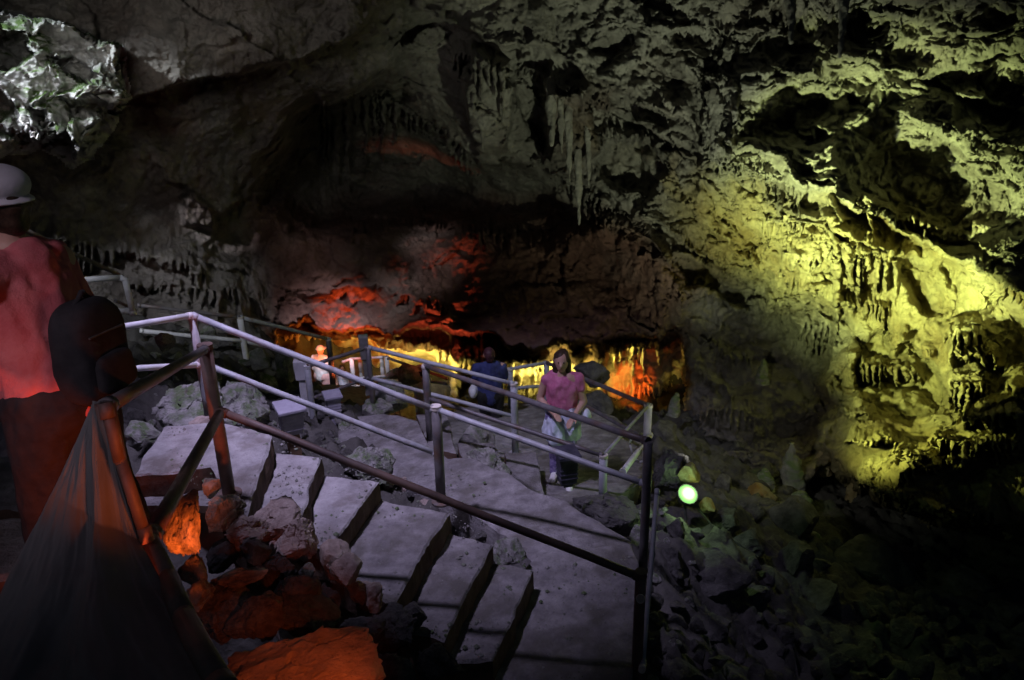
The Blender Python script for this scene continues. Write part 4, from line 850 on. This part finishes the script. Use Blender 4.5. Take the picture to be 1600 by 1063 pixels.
# visitor close to the camera at the left edge
def pack(t, v, hd, che, pel):
    c0 = pel.lerp(che, .5)+v(-.115, 0, 0)
    def rbox(nm, c, d, w_, h_, par, bev):
        bm = bmesh.new(); bmesh.ops.create_cube(bm, size=1); bmesh.ops.subdivide_edges(bm, edges=bm.edges[:], cuts=11, use_grid_fill=True)
        for q in bm.verts:
            u = q.co*2; k = (abs(u.x)**4+abs(u.y)**4+abs(u.z)**4)**.25; u = u/k; q.co = Vector((u.x*d/2*(1.1-.18*u.z), u.y*w_/2*(1-.08*u.z), u.z*h_/2))+c
            n3 = float(fbm(np.array([[q.co.x*9, q.co.y*9, q.co.z*7]]), 3, 650)[0]); q.co += (q.co-c).normalized()*n3*.012
        me = bpy.data.meshes.new(nm); bm.to_mesh(me); bm.free(); me.shade_smooth(); me.materials.append(M['black']); o = bpy.data.objects.new(nm, me); COL.objects.link(o); o.parent = par; return o
    bp_ = rbox('backpack', c0, .14, .25, .36, None, .05); rbox('pocket', c0+Vector((-.075, 0, -.07)), .06, .18, .14, bp_, .03)
    V, Fc = [], []; tube(V, Fc, c0+Vector((-.072, -.08, .07)), c0+Vector((-.072, .08, .07)), .004); mesh('zip', V, Fc, 'metal', bp_)
    V, Fc = [], []; tube(V, Fc, c0+Vector((.0, -.04, .17)), c0+Vector((-.01, 0, .21)), .009); tube(V, Fc, c0+Vector((-.01, 0, .21)), c0+Vector((.0, .04, .17)), .009); mesh('handle', V, Fc, 'black', bp_)
    bp_.location = t.location; bp_.rotation_euler = t.rotation_euler; tag(bp_, 'black backpack on the back of the visitor at the left edge', 'backpack')
pv = T(118, 700, 2.6); pv.z = 6-2.0
person(pv, 1.72, PI*.93, 'person in a rose red shirt and pale hat leaning forward at the left edge', 'redc', 'black', 'hair', .02, hat='hat', sleeve=1.6, bend=.10, vox=.011, stride=.08, extra=pack,
       arms={1: ((.13, .14, .66), (.24, .1, .58)), -1: ((.06, -.16, .62), (.18, -.12, .52))})
# ------------------------------------------------------------------ cloth over the near handrail
L1 = [T(146, 628, 2.32), T(95, 740, 2.2), T(20, 900, 1.9), (T(-90, 1110, 1.65))]; L2 = [T(156, 628, 2.24), T(180, 730, 2.2), T(214, 842, 2.12), T(256, 925, 1.88), T(300, 1010, 1.6), T(335, 1090, 1.37)]
a = np.array([p[:] for p in resample(L1, 160)]); b = np.array([p[:] for p in resample(L2, 160)]); t_ = np.linspace(0, 1, 150)[None, :, None]
Qc = a[:, None]*(1-t_)+b[:, None]*t_; s_ = np.linspace(0, 1, 160)[:, None]*np.ones((1, 150)); u_ = np.linspace(0, 1, 150)[None]*np.ones((160, 1))
uw = u_+.05*np.sin(s_*3+1)+.03*np.sin(s_*7+u_*5)
fold = (.6*np.sin(uw*11+.6)+.35*np.sin(uw*17+2+s_*2))*.06*(.25+s_)*np.sin(np.clip(u_, 0, 1)*PI)**.5+.05*np.sin(u_*PI)*(.3+s_)
fold = fold+.035*fbm(np.stack([uw*5, s_*1.6, s_*0+3], -1), 4, 700)*(.2+s_)+.003*ridged(np.stack([uw*16, s_*7, s_*0], -1), 3, 710)
Qc = Qc+np.array([-.1, -.8, .5])*fold[..., None]
fr = gridfaces(160, 150); ctop = Qc.reshape(-1, 3); cbot = ctop+np.array([0, .006, -.004])
allv = np.r_[ctop, cbot]; n_ = len(ctop)
clo = np_mesh('tarpaulin', allv, np.r_[fr, fr[:, ::-1]+n_], 'cloth', smooth=True); tag(clo, 'grey tarpaulin gathered at the post top and draped along the near handrail', 'tarpaulin')
# ------------------------------------------------------------------ light
W = bpy.data.worlds.new('World'); S.world = W; W.use_nodes = True; wn = W.node_tree
sk = wn.nodes.new('ShaderNodeTexSky'); sk.sky_type = 'NISHITA'; sk.sun_disc = False; sk.sun_elevation = math.radians(40); sk.sun_rotation = math.radians(-60)
wn.links.new(sk.outputs[0], wn.nodes['Background'].inputs[0]); wn.nodes['Background'].inputs[1].default_value = .0058
def spot(name, p, q, e, c, ang, blend=.5, r=.1):
    l = bpy.data.lights.new(name, 'SPOT'); l.energy = e; l.color = c; l.spot_size = math.radians(ang); l.spot_blend = blend; l.shadow_soft_size = r
    o = bpy.data.objects.new(name, l); COL.objects.link(o); o.location = p; o.rotation_euler = (Vector(q)-Vector(p)).to_track_quat('-Z', 'Y').to_euler(); return o
def pt_(name, p, e, c, r=.1):
    l = bpy.data.lights.new(name, 'POINT'); l.energy = e; l.color = c; l.shadow_soft_size = r; o = bpy.data.objects.new(name, l); COL.objects.link(o); o.location = p; return o
GY = (.78, 1.0, .34)
gp = lp+Vector((.25, .25, .35))
def W3(px, py, d): return Vector(CAM+ray(px, py)*d)
spot('green_flood_light', gp+Vector((0, 0, .2)), W3(1410, 340, 12), 7000, (.80, 1.0, .33), 66, 1, .05)
spot('green_flood_light', gp+Vector((.05, 0, .05)), W3(1100, 120, 13), 950, (.88, 1.0, .7), 92, 1, .05)
spot('flowstone_fill', T(1170, 735, 8.4)+Vector((0, 0, .5)), W3(1545, 575, 11.2), 1300, (.86, 1.0, .24), 66, 1, .05)  # added unseen spot, lights draperies the flood lamp does not reach
spot('slope_fill', gp+Vector((-.2, 0, .1)), W3(1200, 600, 12.5), 110, (1, .98, .88), 84, 1, .05)  # weak fill added to lift the dark wall and stalagmites
pt_('lamp_spill_light', lp+ldir*.2, 9, (.6, 1, .4), .05)
def gal_light(n, p, e, c, up_=.6): spot(n, p, Vector(p)+Vector((0, 1, up_)), e, c, 150, .6, .12)
gal_light('orange_gallery_light', W3(540, 600, 17), 200, (1, .25, .02), .9)
spot('red_gallery_light', W3(540, 600, 13.4), W3(545, 508, 16), 1700, (1, .14, .03), 38, 1, .1)
spot('red_gallery_light', W3(700, 650, 12.4), W3(690, 512, 15.2), 1300, (1, .17, .07), 38, 1, .1)
spot('orange_lip_light', W3(510, 575, 14.6), W3(500, 520, 17), 300, (1, .2, .02), 40, 1, .08)
spot('orange_spot_light', W3(985, 640, 16.6), W3(990, 598, 20), 700, (1, .13, .01), 26, .6, .05)
gal_light('yellow_gallery_light', W3(660, 610, 17.6), 260, (1, .76, .16), .9)
gal_light('yellow_gallery_light', W3(850, 640, 17.2), 360, (1, .88, .2), .9)
gal_light('yellow_gallery_light', W3(930, 600, 17.4), 230, (1, .82, .14))
gal_light('orange_gallery_light', W3(1000, 650, 18), 100, (1, .14, .015), .2)
spot('red_floor_light', T(600, 1060, 2.0), T(430, 1070, 2.8), 26, (1, .13, .015), 52, .8, .04)
spot('red_floor_light', T(330, 960, 2.75), T(285, 830, 3.3), 60, (1, .15, .02), 44, .8, .04)
spot('red_post_light', T(330, 900, 1.75), T(200, 740, 2.15), 9, (1, .16, .02), 50, .8, .04)
spot('red_step_light', Vector((-.9, 1.5, 6-1.9)), T(80, 560, 2.5), 62, (1, .12, .03), 90, .9, .06)
spot('entrance_light', Vector((-2.3, 4.7, 9.8)), Vector((-1.35, 6.4, 2.8)), 2350, (.70, .62, 1.0), 49, 1, .2)
spot('daylight_shaft', Vector((-7.5, 1.0, 10.5)), W3(40, 125, 8.3), 9000, (.84, .92, 1.0), 13, .6, .3)
spot('ceiling_fill', Vector((-3.6, 5.5, 6.6)), W3(400, 130, 12), 200, (1.0, .96, .9), 66, 1, .3)  # soft fill added for the upper left ceiling, no lamp there
spot('boss_fill', Vector((-5, 5.5, 6.5)), W3(305, 335, 13), 1900, (.95, .9, 1.0), 6, .5, .05)  # unseen narrow spot that brightens the pale boss
spot('visitor_fill', Vector((-2.5, -3.0, 9.0)), Vector((-1.75, 2.3, 5.25)), 620, (.95, .78, 1.0), 14, 1, .5)  # added fill from behind the camera for visitor and tarpaulin
spot('path_fill', Vector((-2.6, 11.8, 5.5)), T(522, 600, 15.4), 1700, (.88, .84, 1.0), 28, 1, .15)  # added to brighten the distant visitors, source unseen
spot('terrace_fill', Vector((-2.5, 7, 8.6)), Vector((.2, 11, 1.4)), 1300, (.7, .68, 1.0), 34, 1, .2)  # added cool fill on the terrace and the figure in navy
spot('wall_fill', Vector((-5.0, 4, 7.6)), W3(190, 440, 12.5), 1500, (.85, .87, 1.0), 40, 1, .3)  # unseen cool spot added to lift the left wall
S.view_settings.view_transform = 'Standard'; S.view_settings.look = 'None'; S.view_settings.exposure = 0; S.view_settings.gamma = 1
S.render.engine = 'CYCLES'; S.cycles.max_bounces = 5; S.cycles.diffuse_bounces = 3; S.cycles.use_denoising = True; S.cycles.sample_clamp_indirect = 3
